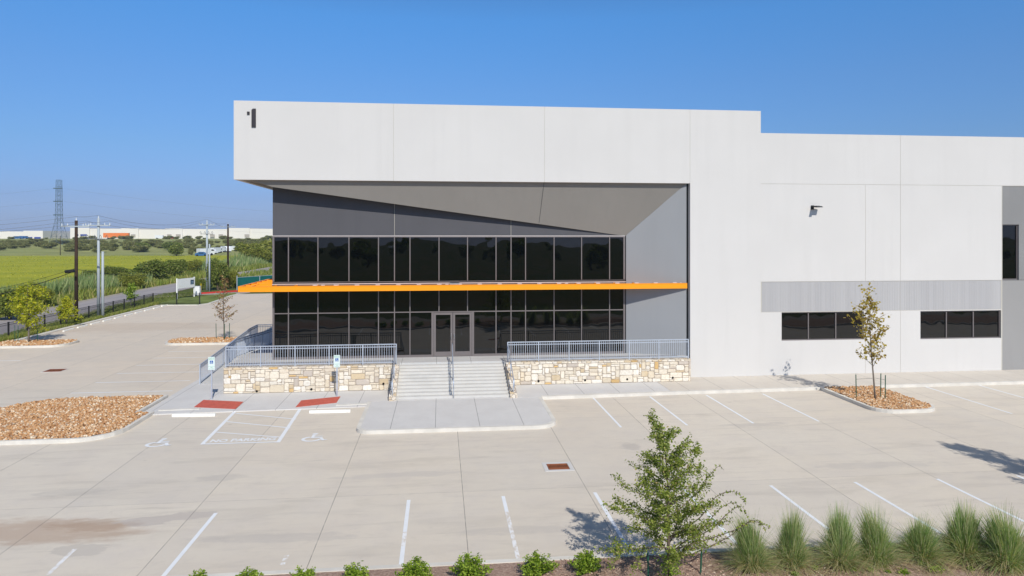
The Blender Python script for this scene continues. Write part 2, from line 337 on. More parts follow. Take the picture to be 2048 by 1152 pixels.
# ------------------------------------------------------------------ object helpers
def tag(o, label=None, cat=None, group=None, kind=None):
    if label: o['label'] = label
    if cat: o['category'] = cat
    if group: o['group'] = group
    if kind: o['kind'] = kind
    return o
def thing(name, label, cat, loc=(0, 0, 0), group=None):
    o = bpy.data.objects.new(name, None); col.objects.link(o); o.location = loc; o.empty_display_size = .2
    return tag(o, label, cat, group)
def wloc(o):
    p = Vector((0, 0, 0))
    while o is not None: p += Vector(o.location); o = o.parent
    return p
class MB:
    def __init__(s): s.v = []; s.f = []; s.cols = []
    def add(s, vs, fs, c=None):
        b = len(s.v); s.v += [tuple(p) for p in vs]; s.f += [tuple(i + b for i in f) for f in fs]
        if c is not None: s.cols += [c] * len(fs)
        return s
    def box(s, x0, x1, y0, y1, z0, z1, c=None):
        return s.add([(x0, y0, z0), (x1, y0, z0), (x1, y1, z0), (x0, y1, z0), (x0, y0, z1), (x1, y0, z1), (x1, y1, z1), (x0, y1, z1)],
                     [(0, 3, 2, 1), (4, 5, 6, 7), (0, 1, 5, 4), (1, 2, 6, 5), (2, 3, 7, 6), (3, 0, 4, 7)], c)
    def hexa(s, b, t):                  # bottom and top quads
        return s.add(list(b) + list(t), [(0, 3, 2, 1), (4, 5, 6, 7), (0, 1, 5, 4), (1, 2, 6, 5), (2, 3, 7, 6), (3, 0, 4, 7)])
    def prism(s, poly, z0, z1, z1f=None):
        n = len(poly)
        b = [(p[0], p[1], z0) for p in poly]; t = [(p[0], p[1], z1 if z1f is None else z1f(p[0], p[1])) for p in poly]
        return s.add(b + t, [tuple(range(n - 1, -1, -1)), tuple(range(n, 2 * n))] + [(i, (i + 1) % n, n + (i + 1) % n, n + i) for i in range(n)])
    def flat(s, poly, z):
        return s.add([(p[0], p[1], z) for p in poly], [tuple(range(len(poly)))])
    def tube(s, pts, r, k=6, r1=None, cap=True):
        pts = [Vector(p) for p in pts]; n = len(pts); vs = []; fs = []
        up = None
        for i, p in enumerate(pts):
            d = (pts[min(i + 1, n - 1)] - pts[max(i - 1, 0)]).normalized()
            a = d.orthogonal().normalized() if up is None else (up - d * up.dot(d)).normalized()
            up = a; b = d.cross(a)
            rr = r if r1 is None else r + (r1 - r) * i / max(n - 1, 1)
            for j in range(k):
                t = 2 * math.pi * (j + .5) / k; vs.append(p + (a * math.cos(t) + b * math.sin(t)) * rr)
        for i in range(n - 1):
            for j in range(k): fs.append((i * k + j, i * k + (j + 1) % k, (i + 1) * k + (j + 1) % k, (i + 1) * k + j))
        if cap: fs.append(tuple(range(k - 1, -1, -1))); fs.append(tuple(range((n - 1) * k, n * k)))
        return s.add(vs, fs)
    def bar(s, a, b, w, h):             # rectangular bar from a to b, w horizontal across, h vertical
        a = Vector(a); b = Vector(b); d = (b - a).normalized()
        sd_ = Vector((-d.y, d.x, 0)) if abs(d.z) < .99 else Vector((1, 0, 0)); sd_.normalize(); u = sd_.cross(d).normalized()
        q = lambda p: [p - sd_ * w / 2 - u * h / 2, p + sd_ * w / 2 - u * h / 2, p + sd_ * w / 2 + u * h / 2, p - sd_ * w / 2 + u * h / 2]
        return s.hexa(q(a), q(b))
    def build(s, name, mat, parent=None, smooth=False, wm=None):
        off = wloc(parent) if parent is not None else Vector((0, 0, 0))
        me = bpy.data.meshes.new(name); v = [(p[0] - off.x, p[1] - off.y, p[2] - off.z) for p in s.v]
        me.from_pydata(v, [], s.f); me.materials.append(MATS[mat])
        if s.cols:
            ca = me.color_attributes.new('Col', 'FLOAT_COLOR', 'CORNER'); arr = []
            for f, c in zip(s.f, s.cols): arr += [*c, 1.0] * len(f)
            ca.data.foreach_set('color', arr)
        if smooth: me.polygons.foreach_set('use_smooth', [True] * len(me.polygons))
        me.update(); o = bpy.data.objects.new(name, me); col.objects.link(o)
        if parent is not None: o.parent = parent
        return o
def npmesh(name, V, Fc, mat, parent=None, k=4):
    """fast mesh from numpy verts and uniform faces of k corners"""
    me = bpy.data.meshes.new(name); V = np.asarray(V, dtype=np.float32)
    if parent is not None:
        V = V - np.array(wloc(parent), dtype=np.float32)
    Fc = np.asarray(Fc, dtype=np.int32); n = len(Fc)
    me.vertices.add(len(V)); me.vertices.foreach_set('co', V.ravel())
    me.loops.add(n * k); me.loops.foreach_set('vertex_index', Fc.ravel())
    me.polygons.add(n); me.polygons.foreach_set('loop_start', np.arange(0, n * k, k, dtype=np.int32))
    me.polygons.foreach_set('loop_total', np.full(n, k, dtype=np.int32))
    me.materials.append(MATS[mat]); me.update(calc_edges=True)
    o = bpy.data.objects.new(name, me); col.objects.link(o)
    if parent is not None: o.parent = parent
    return o
def struct(name, mb, mat): return tag(mb.build(name, mat), kind='structure')
def copy_tree(o, parent=None):
    c = o.copy(); col.objects.link(c); c.parent = parent
    for ch in [x for x in ALLCH.get(o.name, [])]: copy_tree(ch, c)
    return c
ALLCH = {}
def index_children():
    ALLCH.clear()
    for o in col.objects:
        if o.parent is not None: ALLCH.setdefault(o.parent.name, []).append(o)
def place_copy(o, loc, rz=0, sc=1, label=None):
    index_children(); c = copy_tree(o); c.location = loc; c.rotation_euler = (0, 0, rz); c.scale = (sc, sc, sc) if not isinstance(sc, tuple) else sc
    if label: c['label'] = label
    return c
def rrect(x0, x1, y0, y1, r, n=6):      # rounded rectangle; r = radii for corners (x1y0, x1y1, x0y1, x0y0)
    if not isinstance(r, (tuple, list)): r = (r,) * 4
    out = []
    for (cx, cy, a0, rr) in ((x1, y0, -90, r[0]), (x1, y1, 0, r[1]), (x0, y1, 90, r[2]), (x0, y0, 180, r[3])):
        if rr <= 0: out.append((cx, cy)); continue
        ox = cx - rr if cx == x1 else cx + rr; oy = cy + rr if cy == y0 else cy - rr
        for i in range(n + 1):
            a = R(a0 + 90 * i / n); out.append((ox + rr * math.cos(a), oy + rr * math.sin(a)))
    return out
def ring(mb, outer, inner, z0, z1):
    n = len(outer); vs = [(*p, z0) for p in outer] + [(*p, z1) for p in outer] + [(*p, z1) for p in inner] + [(*p, z0) for p in inner]
    fs = []
    for i in range(n):
        j = (i + 1) % n
        fs += [(i, j, n + j, n + i), (n + i, n + j, 2 * n + j, 2 * n + i), (2 * n + i, 2 * n + j, 3 * n + j, 3 * n + i)]
    return mb.add(vs, fs)

# ------------------------------------------------------------------ foliage generators
def leaves(C, size, rng, jit=.35, flat=0.0, aspect=.55):
    """diamond leaves at centres C; returns verts, quads"""
    n = len(C); d = rng.normal(size=(n, 3)); d[:, 2] *= (1 - flat); d /= np.linalg.norm(d, axis=1)[:, None] + 1e-9
    q = rng.normal(size=(n, 3)); q[:, 2] *= (1 - flat); s = np.cross(d, q); s = np.cross(d, s) if flat > 1 else s
    s /= np.linalg.norm(s, axis=1)[:, None] + 1e-9
    L = size * (1 + rng.uniform(-jit, jit, n))[:, None]; W = L * aspect
    V = np.empty((n, 4, 3)); V[:, 0] = C - d * L * .5; V[:, 1] = C + s * W * .5; V[:, 2] = C + d * L * .5; V[:, 3] = C - s * W * .5
    return V.reshape(-1, 3), np.arange(n * 4).reshape(n, 4)
def lobes_cloud(rng, n, lobes, shell=.55):
    """points in a set of ellipsoid lobes [(cx,cy,cz,rx,ry,rz)], denser to the outside, clumped"""
    L = np.array(lobes); wgt = L[:, 3] * L[:, 4] * L[:, 5]; idx = rng.choice(len(L), n, p=wgt / wgt.sum())
    d = rng.normal(size=(n, 3)); d /= np.linalg.norm(d, axis=1)[:, None]
    r = shell + (1 - shell) * rng.random(n) ** .6; r *= 1 + .12 * rng.normal(size=n)
    return L[idx, :3] + d * r[:, None] * L[idx, 3:6]
def blades(rng, n, cx, cy, rad, h, wid, lean=.5, base=None, segs=3, curve=.6, z0=0.0):
    """arching grass blades from a clump; strips of segs quads"""
    a = rng.random(n) * 2 * np.pi; rr = rad * np.sqrt(rng.random(n))
    bx = cx + np.cos(a) * rr; by = cy + np.sin(a) * rr
    dirx = np.cos(a + rng.normal(size=n) * .5); diry = np.sin(a + rng.normal(size=n) * .5)
    q_ = rr / rad; ln = h * (1.02 - .45 * q_) * (1 - .5 * rng.random(n) ** 1.7); le = (np.abs(rng.normal(size=n)) * lean) * (.45 + .9 * q_) + .03
    V = np.empty((n, segs + 1, 2, 3)); wx = -diry; wy = dirx
    th = rng.random(n) * np.pi; wx, wy = np.cos(th), np.sin(th)
    for k in range(segs + 1):
        t = k / segs; out = ln * le * (t ** 1.6) ; up = ln * (t - curve * le * .5 * t ** 2.4)
        w_ = wid * (1 - t) ** .7 + .0008
        for j, sg in ((0, -1), (1, 1)):
            V[:, k, j, 0] = bx + dirx * out + wx * w_ * sg; V[:, k, j, 1] = by + diry * out + wy * w_ * sg; V[:, k, j, 2] = z0 + np.maximum(up, 0.01)
    Fq = []
    b = np.arange(n) * (segs + 1) * 2
    for k in range(segs): Fq.append(np.stack([b + 2 * k, b + 2 * k + 1, b + 2 * k + 3, b + 2 * k + 2], 1))
    return V.reshape(-1, 3), np.concatenate(Fq)
def cat_(parts):
    Vs, Fs, o = [], [], 0
    for V, Fc in parts: Vs.append(V); Fs.append(Fc + o); o += len(V)
    return np.concatenate(Vs), np.concatenate(Fs)

# ================================================================== GROUND
ys = np.concatenate([np.linspace(-2400, -150, 30), np.linspace(-120, 300, 30), np.linspace(315, 660, 50), np.linspace(700, 2400, 24)])
xs = np.concatenate([np.linspace(-2400, -400, 24), np.linspace(-380, 380, 60), np.linspace(400, 2400, 24)])
XX, YY = np.meshgrid(xs, ys); rng = np.random.default_rng(3)
ZZ = hgt(XX, YY) + np.where(YY > 340, rng.normal(size=XX.shape) * .12, 0)
nx = len(xs); ny = len(ys); ii = np.arange(nx * ny).reshape(ny, nx)
Fq = np.stack([ii[:-1, :-1].ravel(), ii[:-1, 1:].ravel(), ii[1:, 1:].ravel(), ii[1:, :-1].ravel()], 1)
tag(npmesh('ground', np.stack([XX.ravel(), YY.ravel(), ZZ.ravel()], 1), Fq, 'grassland'), kind='structure')
BED = 16.35
lot = struct('parking_lot', MB().prism([(-60, 15.8), (-32.2, 15.8), (90, 15.8), (90, 100), (-9, 100), (-13, 99.5)] + [gp(480, 588), gp(462, 592), gp(440, 600), gp(418, 607.5), gp(397, 610.5)] + [(-32.2, 82.4), (-32.2, 40), (-60, 40)], -.25, 0), 'lot_concrete')
# driveway mouth joining the road
struct('driveway', MB().flat([gp(398, 590), gp(480, 588.2), gp(500, 585.5), gp(500, 583), gp(400, 587.3), gp(300, 592), gp(292, 596)], .0), 'gravel_path')
# road
def road_poly(off):
    c = [(-33.5, 20), (-36.0, 45), (-38.2, 62), (-40.4, 85), (-41.2, 110), (-41.0, 140), (-40.2, 180), (-38, 230), (-30, 300)]
    return [(x + off, y) for x, y in c]
L_, Rr = road_poly(-2.7), road_poly(2.9)
m = MB()
for i in range(len(L_) - 1): m.flat([L_[i], Rr[i], Rr[i + 1], L_[i + 1]], .004)
struct('road', m, 'asphalt')
m = MB(); a = road_poly(2.92); b = road_poly(3.25)
for i in range(len(a) - 1): m.prism([a[i], b[i], b[i + 1], a[i + 1]], -.1, .03)
struct('road_gutter', m, 'gravel_path')
m = MB(); a = road_poly(-3.7); b = road_poly(-2.72)
for i in range(len(a) - 1): m.prism([a[i], b[i], b[i + 1], a[i + 1]], -.1, .0)
struct('road_shoulder', m, 'gravel_path')
# mown lawn around the board sign, lot edge kerbs
struct('lawn', MB().prism([(-33.4, 83.2), gp(397, 609.6), gp(418, 606), gp(440, 598.5), gp(462, 591), gp(474, 588.2), gp(470, 585.6), gp(440, 588.5), gp(400, 592.5), gp(345, 597), (-35.5, 90)], -.2, .02), 'mown_grass')
m = MB(); e = [(-32.2, 15), (-32.2, 82.4), gp(397, 610.5), gp(418, 607.5), gp(440, 600), gp(462, 592), gp(478, 588)]
for i in range(len(e) - 1): m.bar((*e[i], .02), (*e[i + 1], .02), .35 if i else .5, .1)
struct('lot_kerb', m, 'curb_concrete')
tag(MB().bar((*gp(400, 588), .08), (*gp(474, 583), .08), .3, .22).build('red_kerb', 'red_paint'), kind='structure')

# ---- sidewalks and plaza
YB = 33.75
struct('sidewalk', MB().prism([(4.95, 33.3), (11.6, 33.55), (11.6, 36.9), (-2.0, 36.9), (-2.0, 33.0), (4.95, 33.0)], -.2, .15), 'walk_concrete')
struct('sidewalk_east', MB().prism([(11.62, 33.55), (70, 34.4), (70, 37.1), (11.62, 36.9)], -.2, .148), 'walk_concrete_warm')
pz_poly = rrect(-3.25, 4.75, 28.15, 32.98, (.8, 0, 0, .45))
struct('plaza', MB().prism(pz_poly, -.2, .146), 'walk_concrete')
m = MB(); ring(m, rrect(-3.42, 4.92, 27.98, 32.97, (.95, 0, 0, .6)), rrect(-3.252, 4.752, 28.148, 32.96, (.8, 0, 0, .45)), -.1, .15)
struct('plaza_kerb', m, 'curb_concrete')
m = MB().prism([(4.93, 33.0), (4.93, 33.28), (11.6, 33.53), (19.6, 33.75), (19.6, 33.55), (11.6, 33.33), (5.1, 33.0)], -.1, .152)
m.prism([(22.75, 33.65), (22.75, 33.85), (70, 34.42), (70, 34.2)], -.1, .152); struct('sidewalk_kerb', m, 'curb_concrete')
wl_poly = [(-13.35, 31.7), (-12.6, 32.0), (-3.45, 32.45), (-3.45, 33.0), (-2.01, 33.0), (-2.01, 37.3), (-9, 37.3), (-9, 50.5), (-13.35, 50.5), (-13.35, 36)]
struct('ramp_walk', MB().prism(wl_poly, -.2, .045), 'walk_concrete')
m = MB()
for (u0, v0, u1, v1) in ((318, 823, 400, 820), (672, 813, 736, 810)): m.bar((*gp(u0, v0), .03), (*gp(u1, v1), .03), .2, .1)
struct('walk_kerb', m, 'curb_concrete')
# tactile pads with raised domes
def pad(pts, label):
    P = [gp(*p) for p in pts]; m = MB().prism(P, .02, .058)
    A, B, C_, D = [Vector((*p, 0)) for p in P]
    for i in range(22):
        for j in range(10):
            s, t = (i + .5) / 22, (j + .5) / 10; q = (A * (1 - s) + B * s) * (1 - t) + (D * (1 - s) + C_ * s) * t
            m.box(q.x - .025, q.x + .025, q.y - .025, q.y + .025, .056, .068)
    tag(m.build('tactile_pad', 'tactile_red'), label, 'paving pad', 'red tactile pads')
pad([(407, 802), (487, 805.7), (471, 820.3), (388, 816.4)], 'red tactile paving pad at the foot of the sign post left of the hatched aisle')
pad([(602.6, 803), (681, 795), (673, 807.5), (591, 816.6)], 'slanted red tactile paving pad in front of the stone wall, right of the hatched aisle')
# shallow covers at stair foot
# ---- painted marks (children of the lot)
def strip(a, b, wd, z=.004, mat='line_paint', name='parking_line'):
    a = Vector((*a, 0)); b = Vector((*b, 0)); d = (b - a).normalized(); n = Vector((-d.y, d.x, 0)) * wd / 2
    return MB().flat([tuple(p)[:2] for p in (a - n, b - n, b + n, a + n)][::-1], z).build(name, mat, lot)
for k in range(-1, 10):
    X = -.95 + 2.87 * k
    if k in (-1,):
        for (y0, y1) in ((17.1, 17.22), (17.3, 17.45), (17.52, 17.6)): strip((X, y0), (X, y1), .11, mat='worn_line_paint')
    elif k in (0, 1):
        a_, b_ = (18.65, 17.8) if k == 0 else (19.7, 17.7)
        strip((X, a_), (X, 20.9), .11); strip((X, b_), (X, a_), .11, mat='worn_line_paint'); strip((X, 16.5), (X, b_), .11, mat='worn_line_paint' if k else 'line_paint')
    else: strip((X, 16.5), (X, 20.9), .11)
strip(gp(432, 1026), gp(322, 1158), .11); strip(gp(150, 1098), gp(95, 1150), .11, mat='worn_line_paint')
for X in (7.52, 10.38, 13.3, 16.25): strip((X, 27.9), (X, 33.1), .1)
for X in (25.6, 28.7, 31.5, 34.4): strip((X, 28.2), (X, 33.9), .1)
for k in range(6):
    Y = 36.9 + 2.5 * k; strip((-18.7, Y), (-13.75, Y), .1)
    if k in (2, 3, 4): strip((-31.4, Y + .1), (-26.8, Y), .1)
strip(gp(471, 822), gp(404, 889), .15); strip(gp(600, 818.5), gp(556, 885), .15); strip(gp(403, 888.6), gp(558, 884), .11, z=.009)
strip(gp(472, 827), gp(592, 838.5), .09, z=.006); strip(gp(454, 843.5), gp(581, 856), .09, z=.006); strip(gp(433, 864.5), gp(567, 875), .09, z=.006)
def text_mesh(s, size, mat, name, parent, M4, ext=0.0, bold=0.0):
    cu = bpy.data.curves.new('t', 'FONT'); cu.body = s; cu.size = size; cu.extrude = ext; cu.align_x = 'CENTER'; cu.align_y = 'CENTER'; cu.resolution_u = 3; cu.offset = bold
    to = bpy.data.objects.new('t', cu); col.objects.link(to)
    dg = bpy.context.evaluated_depsgraph_get(); me = bpy.data.meshes.new_from_object(to.evaluated_get(dg)); col.objects.unlink(to); bpy.data.objects.remove(to)
    off = Matrix.Translation(-wloc(parent)) if parent is not None else Matrix()
    me.transform(off @ M4); me.materials.clear(); me.materials.append(MATS[mat]); me.name = name
    o = bpy.data.objects.new(name, me); col.objects.link(o); o.parent = parent; return o
A = Vector((*gp(425, 885), 0)); B = Vector((*gp(543, 880.5), 0)); mid_ = (A + B) / 2; ang = math.atan2(B.y - A.y, B.x - A.x)
text_mesh('NO PARKING', .40, 'line_paint', 'no_parking_text', lot, Matrix.Translation((mid_.x, mid_.y + .17, .006)) @ Matrix.Rotation(ang, 4, 'Z') @ Matrix.Diagonal((1.02, 1.3, 1, 1)), bold=.012)
def wheelchair(M4, s, mat, name, parent, z=0.0, th=.09, dz=.002):
    """wheelchair symbol in the plane of M4 (x right, y up), s = height"""
    m = MB()
    zc_ = [z]
    def q(pts, up=True):
        if up: zc_[0] += dz
        m.add([M4 @ Vector((x * s, y * s, zc_[0])) for x, y in pts], [tuple(range(len(pts)))])
    n = 18                                       # open wheel
    for i in range(n):
        a0 = R(110 + 250 * i / n); a1 = R(110 + 250 * (i + 1) / n); c = (-.05, -.20)
        q([(c[0] + r * math.cos(a), c[1] + r * math.sin(a)) for r, a in ((.30, a0), (.30 - th, a0), (.30 - th, a1), (.30, a1))][::-1], False)
    q([(-.06 + .09 * math.cos(R(i * 30)), .42 + .09 * math.sin(R(i * 30))) for i in range(12)])
    q([(-.12, .30), (-.10, -.10), (.0, -.10), (-.02, .30)][::1]); q([(-.02, .16), (-.02, .08), (.22, .08), (.22, .16)])
    q([(-.10, -.02), (-.10, -.11), (.26, -.11), (.26, -.02)]); q([(.17, -.11), (.30, -.40), (.39, -.37), (.26, -.09)]); q([(.30, -.40), (.42, -.36), (.44, -.28), (.33, -.32)])
    return m.build(name, mat, parent)
for (u, v) in ((321, 885.5), (629, 875)):
    g = gp(u, v); wheelchair(Matrix.Translation((g[0], g[1], .006)) @ Matrix.Rotation(R(-4), 4, 'Z') @ Matrix.Diagonal((1.25, 1.05, 1, 1)), 1.05, 'line_paint', 'wheelchair_symbol', lot, th=.10)
# ---- wheel stops
def wheel_stop(u0, v0, u1, v1, label):
    a = gp(u0, v0); b = gp(u1, v1); wheel_stop_w(a, b, label)
def wheel_stop_w(a, b, label, group=None):
    a = Vector((*a, 0)); b = Vector((*b, 0)); d = (b - a).normalized(); n = Vector((-d.y, d.x, 0))
    prof = [(-.08, 0), (.08, 0), (.075, .07), (.05, .115), (-.05, .115), (-.075, .07)]; m = MB(); vs = []
    for p, s in ((a, 1), (b, 1)):
        for (x, z) in prof: vs.append(p + n * x + Vector((0, 0, z + .0)))
    m.add(vs, [(5, 4, 3, 2, 1, 0), (6, 7, 8, 9, 10, 11)] + [(i, (i + 1) % 6, 6 + (i + 1) % 6, 6 + i) for i in range(6)])
    return tag(m.build('wheel_stop', 'stop_concrete'), label, 'wheel stop', group)
wheel_stop(345, 833, 431, 832, 'white concrete wheel stop at the accessible bay beside the rock bed')
wheel_stop(619, 826, 701, 824, 'white concrete wheel stop at the accessible bay beside the entrance plaza')
for k in range(10):
    y = 60.6 + 2.25 * k
    wheel_stop_w((-31.3, y), (-31.3, y + 1.6), f"pale wheel stop along the black fence, {['nearest', 'second nearest', 'third nearest', 'fourth nearest', 'fifth nearest', 'fifth farthest', 'fourth farthest', 'third farthest', 'second farthest', 'farthest'][k]} of its row", 'wheel stops along the black fence')

# ---- storm drains
def drain(cx, cy, wx, wy, label, nbar, fr=.14):
    t = thing('storm_drain', label, 'drain', (cx, cy, 0), 'storm drains in the lot')
    m = MB(); ring(m, [(cx - wx / 2 - fr, cy - wy / 2 - fr), (cx + wx / 2 + fr, cy - wy / 2 - fr), (cx + wx / 2 + fr, cy + wy / 2 + fr), (cx - wx / 2 - fr, cy + wy / 2 + fr)],
                   [(cx - wx / 2, cy - wy / 2), (cx + wx / 2, cy - wy / 2), (cx + wx / 2, cy + wy / 2), (cx - wx / 2, cy + wy / 2)], -.05, .012)
    m.build('collar', 'walk_concrete', t)
    MB().box(cx - wx / 2, cx + wx / 2, cy - wy / 2, cy + wy / 2, .001, .005).build('pit', 'pipe_black', t)
    g = MB(); g.box(cx - wx / 2 + .02, cx + wx / 2 - .02, cy - wy / 2 + .02, cy - wy / 2 + .2, .006, .012); g.box(cx - wx / 2 + .02, cx + wx / 2 - .02, cy + wy / 2 - .17, cy + wy / 2 - .02, .006, .012)
    for i in range(nbar):
        x = cx - wx / 2 + .03 + (wx - .06) * i / (nbar - 1); g.box(x - .018, x + .018, cy - wy / 2 + .2, cy + wy / 2 - .17, .006, .012)
    g.build('grate', 'rust', t)
g = gp(1116, 933.5); drain(g[0], g[1], .74, .62, 'rusty iron storm drain grate in the middle of the concrete lot', 12)
g = gp(110, 741); drain(g[0], g[1], 1.0, .9, 'dark red storm drain grate in the lot left of the ramp', 14, .05)
g = gp(1070, 799)

# ================================================================== rock islands
def rocks(rng, n, inside, x0, x1, y0, y1, z, s):
    P = []
    while len(P) < n:
        x, y = rng.uniform(x0, x1), rng.uniform(y0, y1)
        if inside(x, y): P.append((x, y, z + rng.uniform(-.01, .05)))
    P = np.array(P); base = np.array([(1, 0, 0), (0, 1, 0), (-1, 0, 0), (0, -1, 0), (0, 0, 1), (0, 0, -1)], float)
    fc = np.array([(0, 1, 4), (1, 2, 4), (2, 3, 4), (3, 0, 4), (1, 0, 5), (2, 1, 5), (3, 2, 5), (0, 3, 5)])
    sc = s * rng.uniform(.5, 1.4, (n, 1, 1)) * rng.uniform(.6, 1.25, (n, 6, 3)); sc[:, :, 2] *= .65
    a = rng.random(n) * 6.28; V = base[None] * sc; x = V[..., 0] * np.cos(a)[:, None] - V[..., 1] * np.sin(a)[:, None]; y = V[..., 0] * np.sin(a)[:, None] + V[..., 1] * np.cos(a)[:, None]
    V = np.stack([x, y, V[..., 2]], -1) + P[:, None]
    return V.reshape(-1, 3), (fc[None] + (np.arange(n) * 6)[:, None, None]).reshape(-1, 3)
def inpoly(poly):
    def f(x, y):
        c = False; n = len(poly)
        for i in range(n):
            x0, y0 = poly[i]; x1, y1 = poly[(i + 1) % n]
            if (y0 > y) != (y1 > y) and x < (x1 - x0) * (y - y0) / (y1 - y0) + x0: c = not c
        return c
    return f
def island(x0, x1, y0, y1, rad, n, s, seed, nm='rock_bed', kw=.17, kz=.15, notch=None):
    rad = rad if isinstance(rad, tuple) else (rad,) * 4
    o = rrect(x0, x1, y0, y1, rad); i_ = rrect(x0 + kw, x1 - kw, y0 + kw, y1 - kw, tuple(max(r - kw, .02) if r > 0 else 0 for r in rad))
    if notch:
        for L, k in ((o, 0), (i_, kw)):
            q = L.index((x1 - k, y1 - k)); L[q:q + 1] = [(x1 - k, notch[1] - k), (notch[0] - k, notch[1] - k), (notch[0] - k, y1 - k)]
    m = MB(); ring(m, o, i_, -.1, kz); struct('island_kerb', m, 'curb_concrete')
    struct('island_soil', MB().prism(i_, -.1, kz - .04), 'rock_base')
    rg = np.random.default_rng(seed); V, Fc = rocks(rg, n, inpoly(i_), x0, x1, y0, y1, kz - .02, s)
    tag(npmesh(nm, V, Fc, 'river_rock', k=3), kind='stuff')
island(-20.3, -12.75, 28.0, 35.35, (1.6, 0, 3.0, 2.2), 14500, .068, 11, notch=(-13.38, 32.1))
island(19.62, 22.85, 28.75, 33.72, (1.1, 0, 0, .9), 4800, .06, 12)
island(-32.4, -27.0, 52.1, 54.9, (1.3, .6, .1, .1), 1700, .11, 13)
island(-20.3, -14.6, 52.2, 54.9, (.6, .6, 1.0, 1.0), 1700, .11, 14)
island(-15.5, -12.12, 18.0, 19.9, .9, 300, .08, 15)
# near planting bed
m = MB(); m.prism([(-60, BED - .0), (80, BED), (80, BED + .16), (-60, BED + .16)], -.1, .15); struct('bed_kerb', m, 'curb_concrete')
xs = np.arange(-50, 80.01, .5); ys = np.linspace(11.8, BED, 14); XX, YY = np.meshgrid(xs, ys); rng = np.random.default_rng(5)
ZZ = .13 + .10 * np.sin((BED - YY) / 2.2 * 1.5) + rng.normal(size=XX.shape) * .018 * (YY < BED - .1); ZZ[-1] = .13
nx = len(xs); ii = np.arange(nx * len(ys)).reshape(len(ys), nx); Fq = np.stack([ii[:-1, :-1].ravel(), ii[:-1, 1:].ravel(), ii[1:, 1:].ravel(), ii[1:, :-1].ravel()], 1)
tag(npmesh('planting_bed', np.stack([XX.ravel(), YY.ravel(), ZZ.ravel()], 1), Fq, 'mulch'), kind='structure')
n = 9000; C_ = np.stack([rng.uniform(2, 17.5, n), rng.uniform(14.6, BED - .02, n), np.zeros(n)], 1); C_[:, 2] = .155 + .10 * np.sin((BED - C_[:, 1]) / 2.2 * 1.5)
V, Fc = leaves(C_, .07, rng, .6, .75, .22); tag(npmesh('mulch_litter', V, Fc, 'mulch_chip'), kind='stuff')
struct('far_path', MB().flat([(-60, 8.2), (80, 8.2), (80, 11.2), (-60, 11.2)], .006), 'gravel_path')

# ================================================================== BUILDING
YF, YG, ZT = 36.7, 37.9, 1.33
bld = thing('warehouse', 'large white and grey tilt-up warehouse office with dark glass entrance and orange canopy', 'building', (0, 40, 0))
XL = px(467, YF); XC = px(1380, YF); XT = px(1522, YF); ZTOP = 15.03; ZB = 10.93; ZW = 13.8
XEND = 62.0; GAP = .022; PT = .35
def panel(x0, x1, z0, z1, mat='white_paint', y=YF, name='wall_panel', th=PT, g=GAP):
    return MB().box(x0 + g / 2, x1 - g / 2, y, y + th, z0, z1).build(name, mat, bld)
# overhanging box: front fascia panels
xj = [XL, px(787, YF), px(1089, YF), XC]
for i in range(3): panel(xj[i], xj[i + 1], ZB, ZTOP, g=GAP if i else GAP)
panel(XC, XT, .1, ZTOP, name='wall_panel')
MB().box(XL + .02, XT - .02, YF + .006, YF + .2, ZB + .01, ZTOP - .02).build('panel_joint', 'caulk', bld)
# box side, underside slab, roof and parapet back
MB().box(XL + GAP / 2, XL + .25, YF + PT + .003, 75, ZB, ZTOP).build('side_wall', 'white_paint', bld)
MB().box(XL + .26, XC + 3, YF + PT + .003, 75, ZB + .02, ZB + .3).build('underside', 'soffit_paint', bld)
MB().box(XL + .26, XT, YF + PT + .003, 75, ZTOP - .9, ZTOP - .7).build('roof', 'roofing', bld)
MB().box(XT - .35, XT - .02, YF + PT + .003, 75, ZW, ZTOP).build('parapet', 'white_paint', bld)
# wing
YW = YF + .05
xa = XT; xm = px(1802, YF); xd = px(1732, YF); xg = px(2005, YF); xg2 = xg + 7.6
zj1, zj2 = pz(1600, 368, YF), pz(1600, 563, YF); zj3 = pz(1600, 624, YF)
for a, b in ((xa, xm), (xm, xg2), (xg2, xg2 + 8), (xg2 + 8, xg2 + 16), (xg2 + 16, XEND)): panel(a, b, zj1 + .011, ZW, y=YW)
panel(xa, xd, zj2, zj1 - .011, y=YW); panel(xd, xm, zj2, zj1 - .011, y=YW); panel(xm, xg, zj2, zj1 - .011, y=YW)
panel(xa, xm, zj3, zj2 - .012, 'ribbed_grey', y=YW + .02); panel(xm, xg, zj3, zj2 - .012, 'ribbed_grey', y=YW + .02)
def wall_with_window(x0, x1, z0, z1, wx0, wx1, wz0, wz1, mat, y, n, label=None):
    m = MB(); g = GAP / 2; x0 += g; x1 -= g
    m.box(x0, wx0, y, y + PT, z0, z1)
    if x1 - wx1 > .03: m.box(wx1, x1, y, y + PT, z0, z1)
    m.box(wx0, wx1, y, y + PT, z0, wz0)
    if z1 - wz1 > .02: m.box(wx0, wx1, y, y + PT, wz1, z1)
    m.build('wall_panel', mat, bld)
    f = MB(); fw = .06; yy = y + .09
    f.box(wx0, wx1, yy, yy + .1, wz0, wz0 + fw); f.box(wx0, wx1, yy, yy + .1, wz1 - fw, wz1)
    for i in range(n + 1):
        x = wx0 + (wx1 - wx0) * i / n; x = min(max(x, wx0 + fw / 2), wx1 - fw / 2); f.box(x - fw / 2, x + fw / 2, yy + .002, yy + .098, wz0 + fw, wz1 - fw)
    fo = f.build('window_frame', 'bronze_frame', bld)
    for i in range(n):
        a = wx0 + (wx1 - wx0) * i / n + .03; b = wx0 + (wx1 - wx0) * (i + 1) / n - .03; pane(a, b, yy + .05, wz0 + fw, wz1 - fw, fo)
prng = random.Random(8)
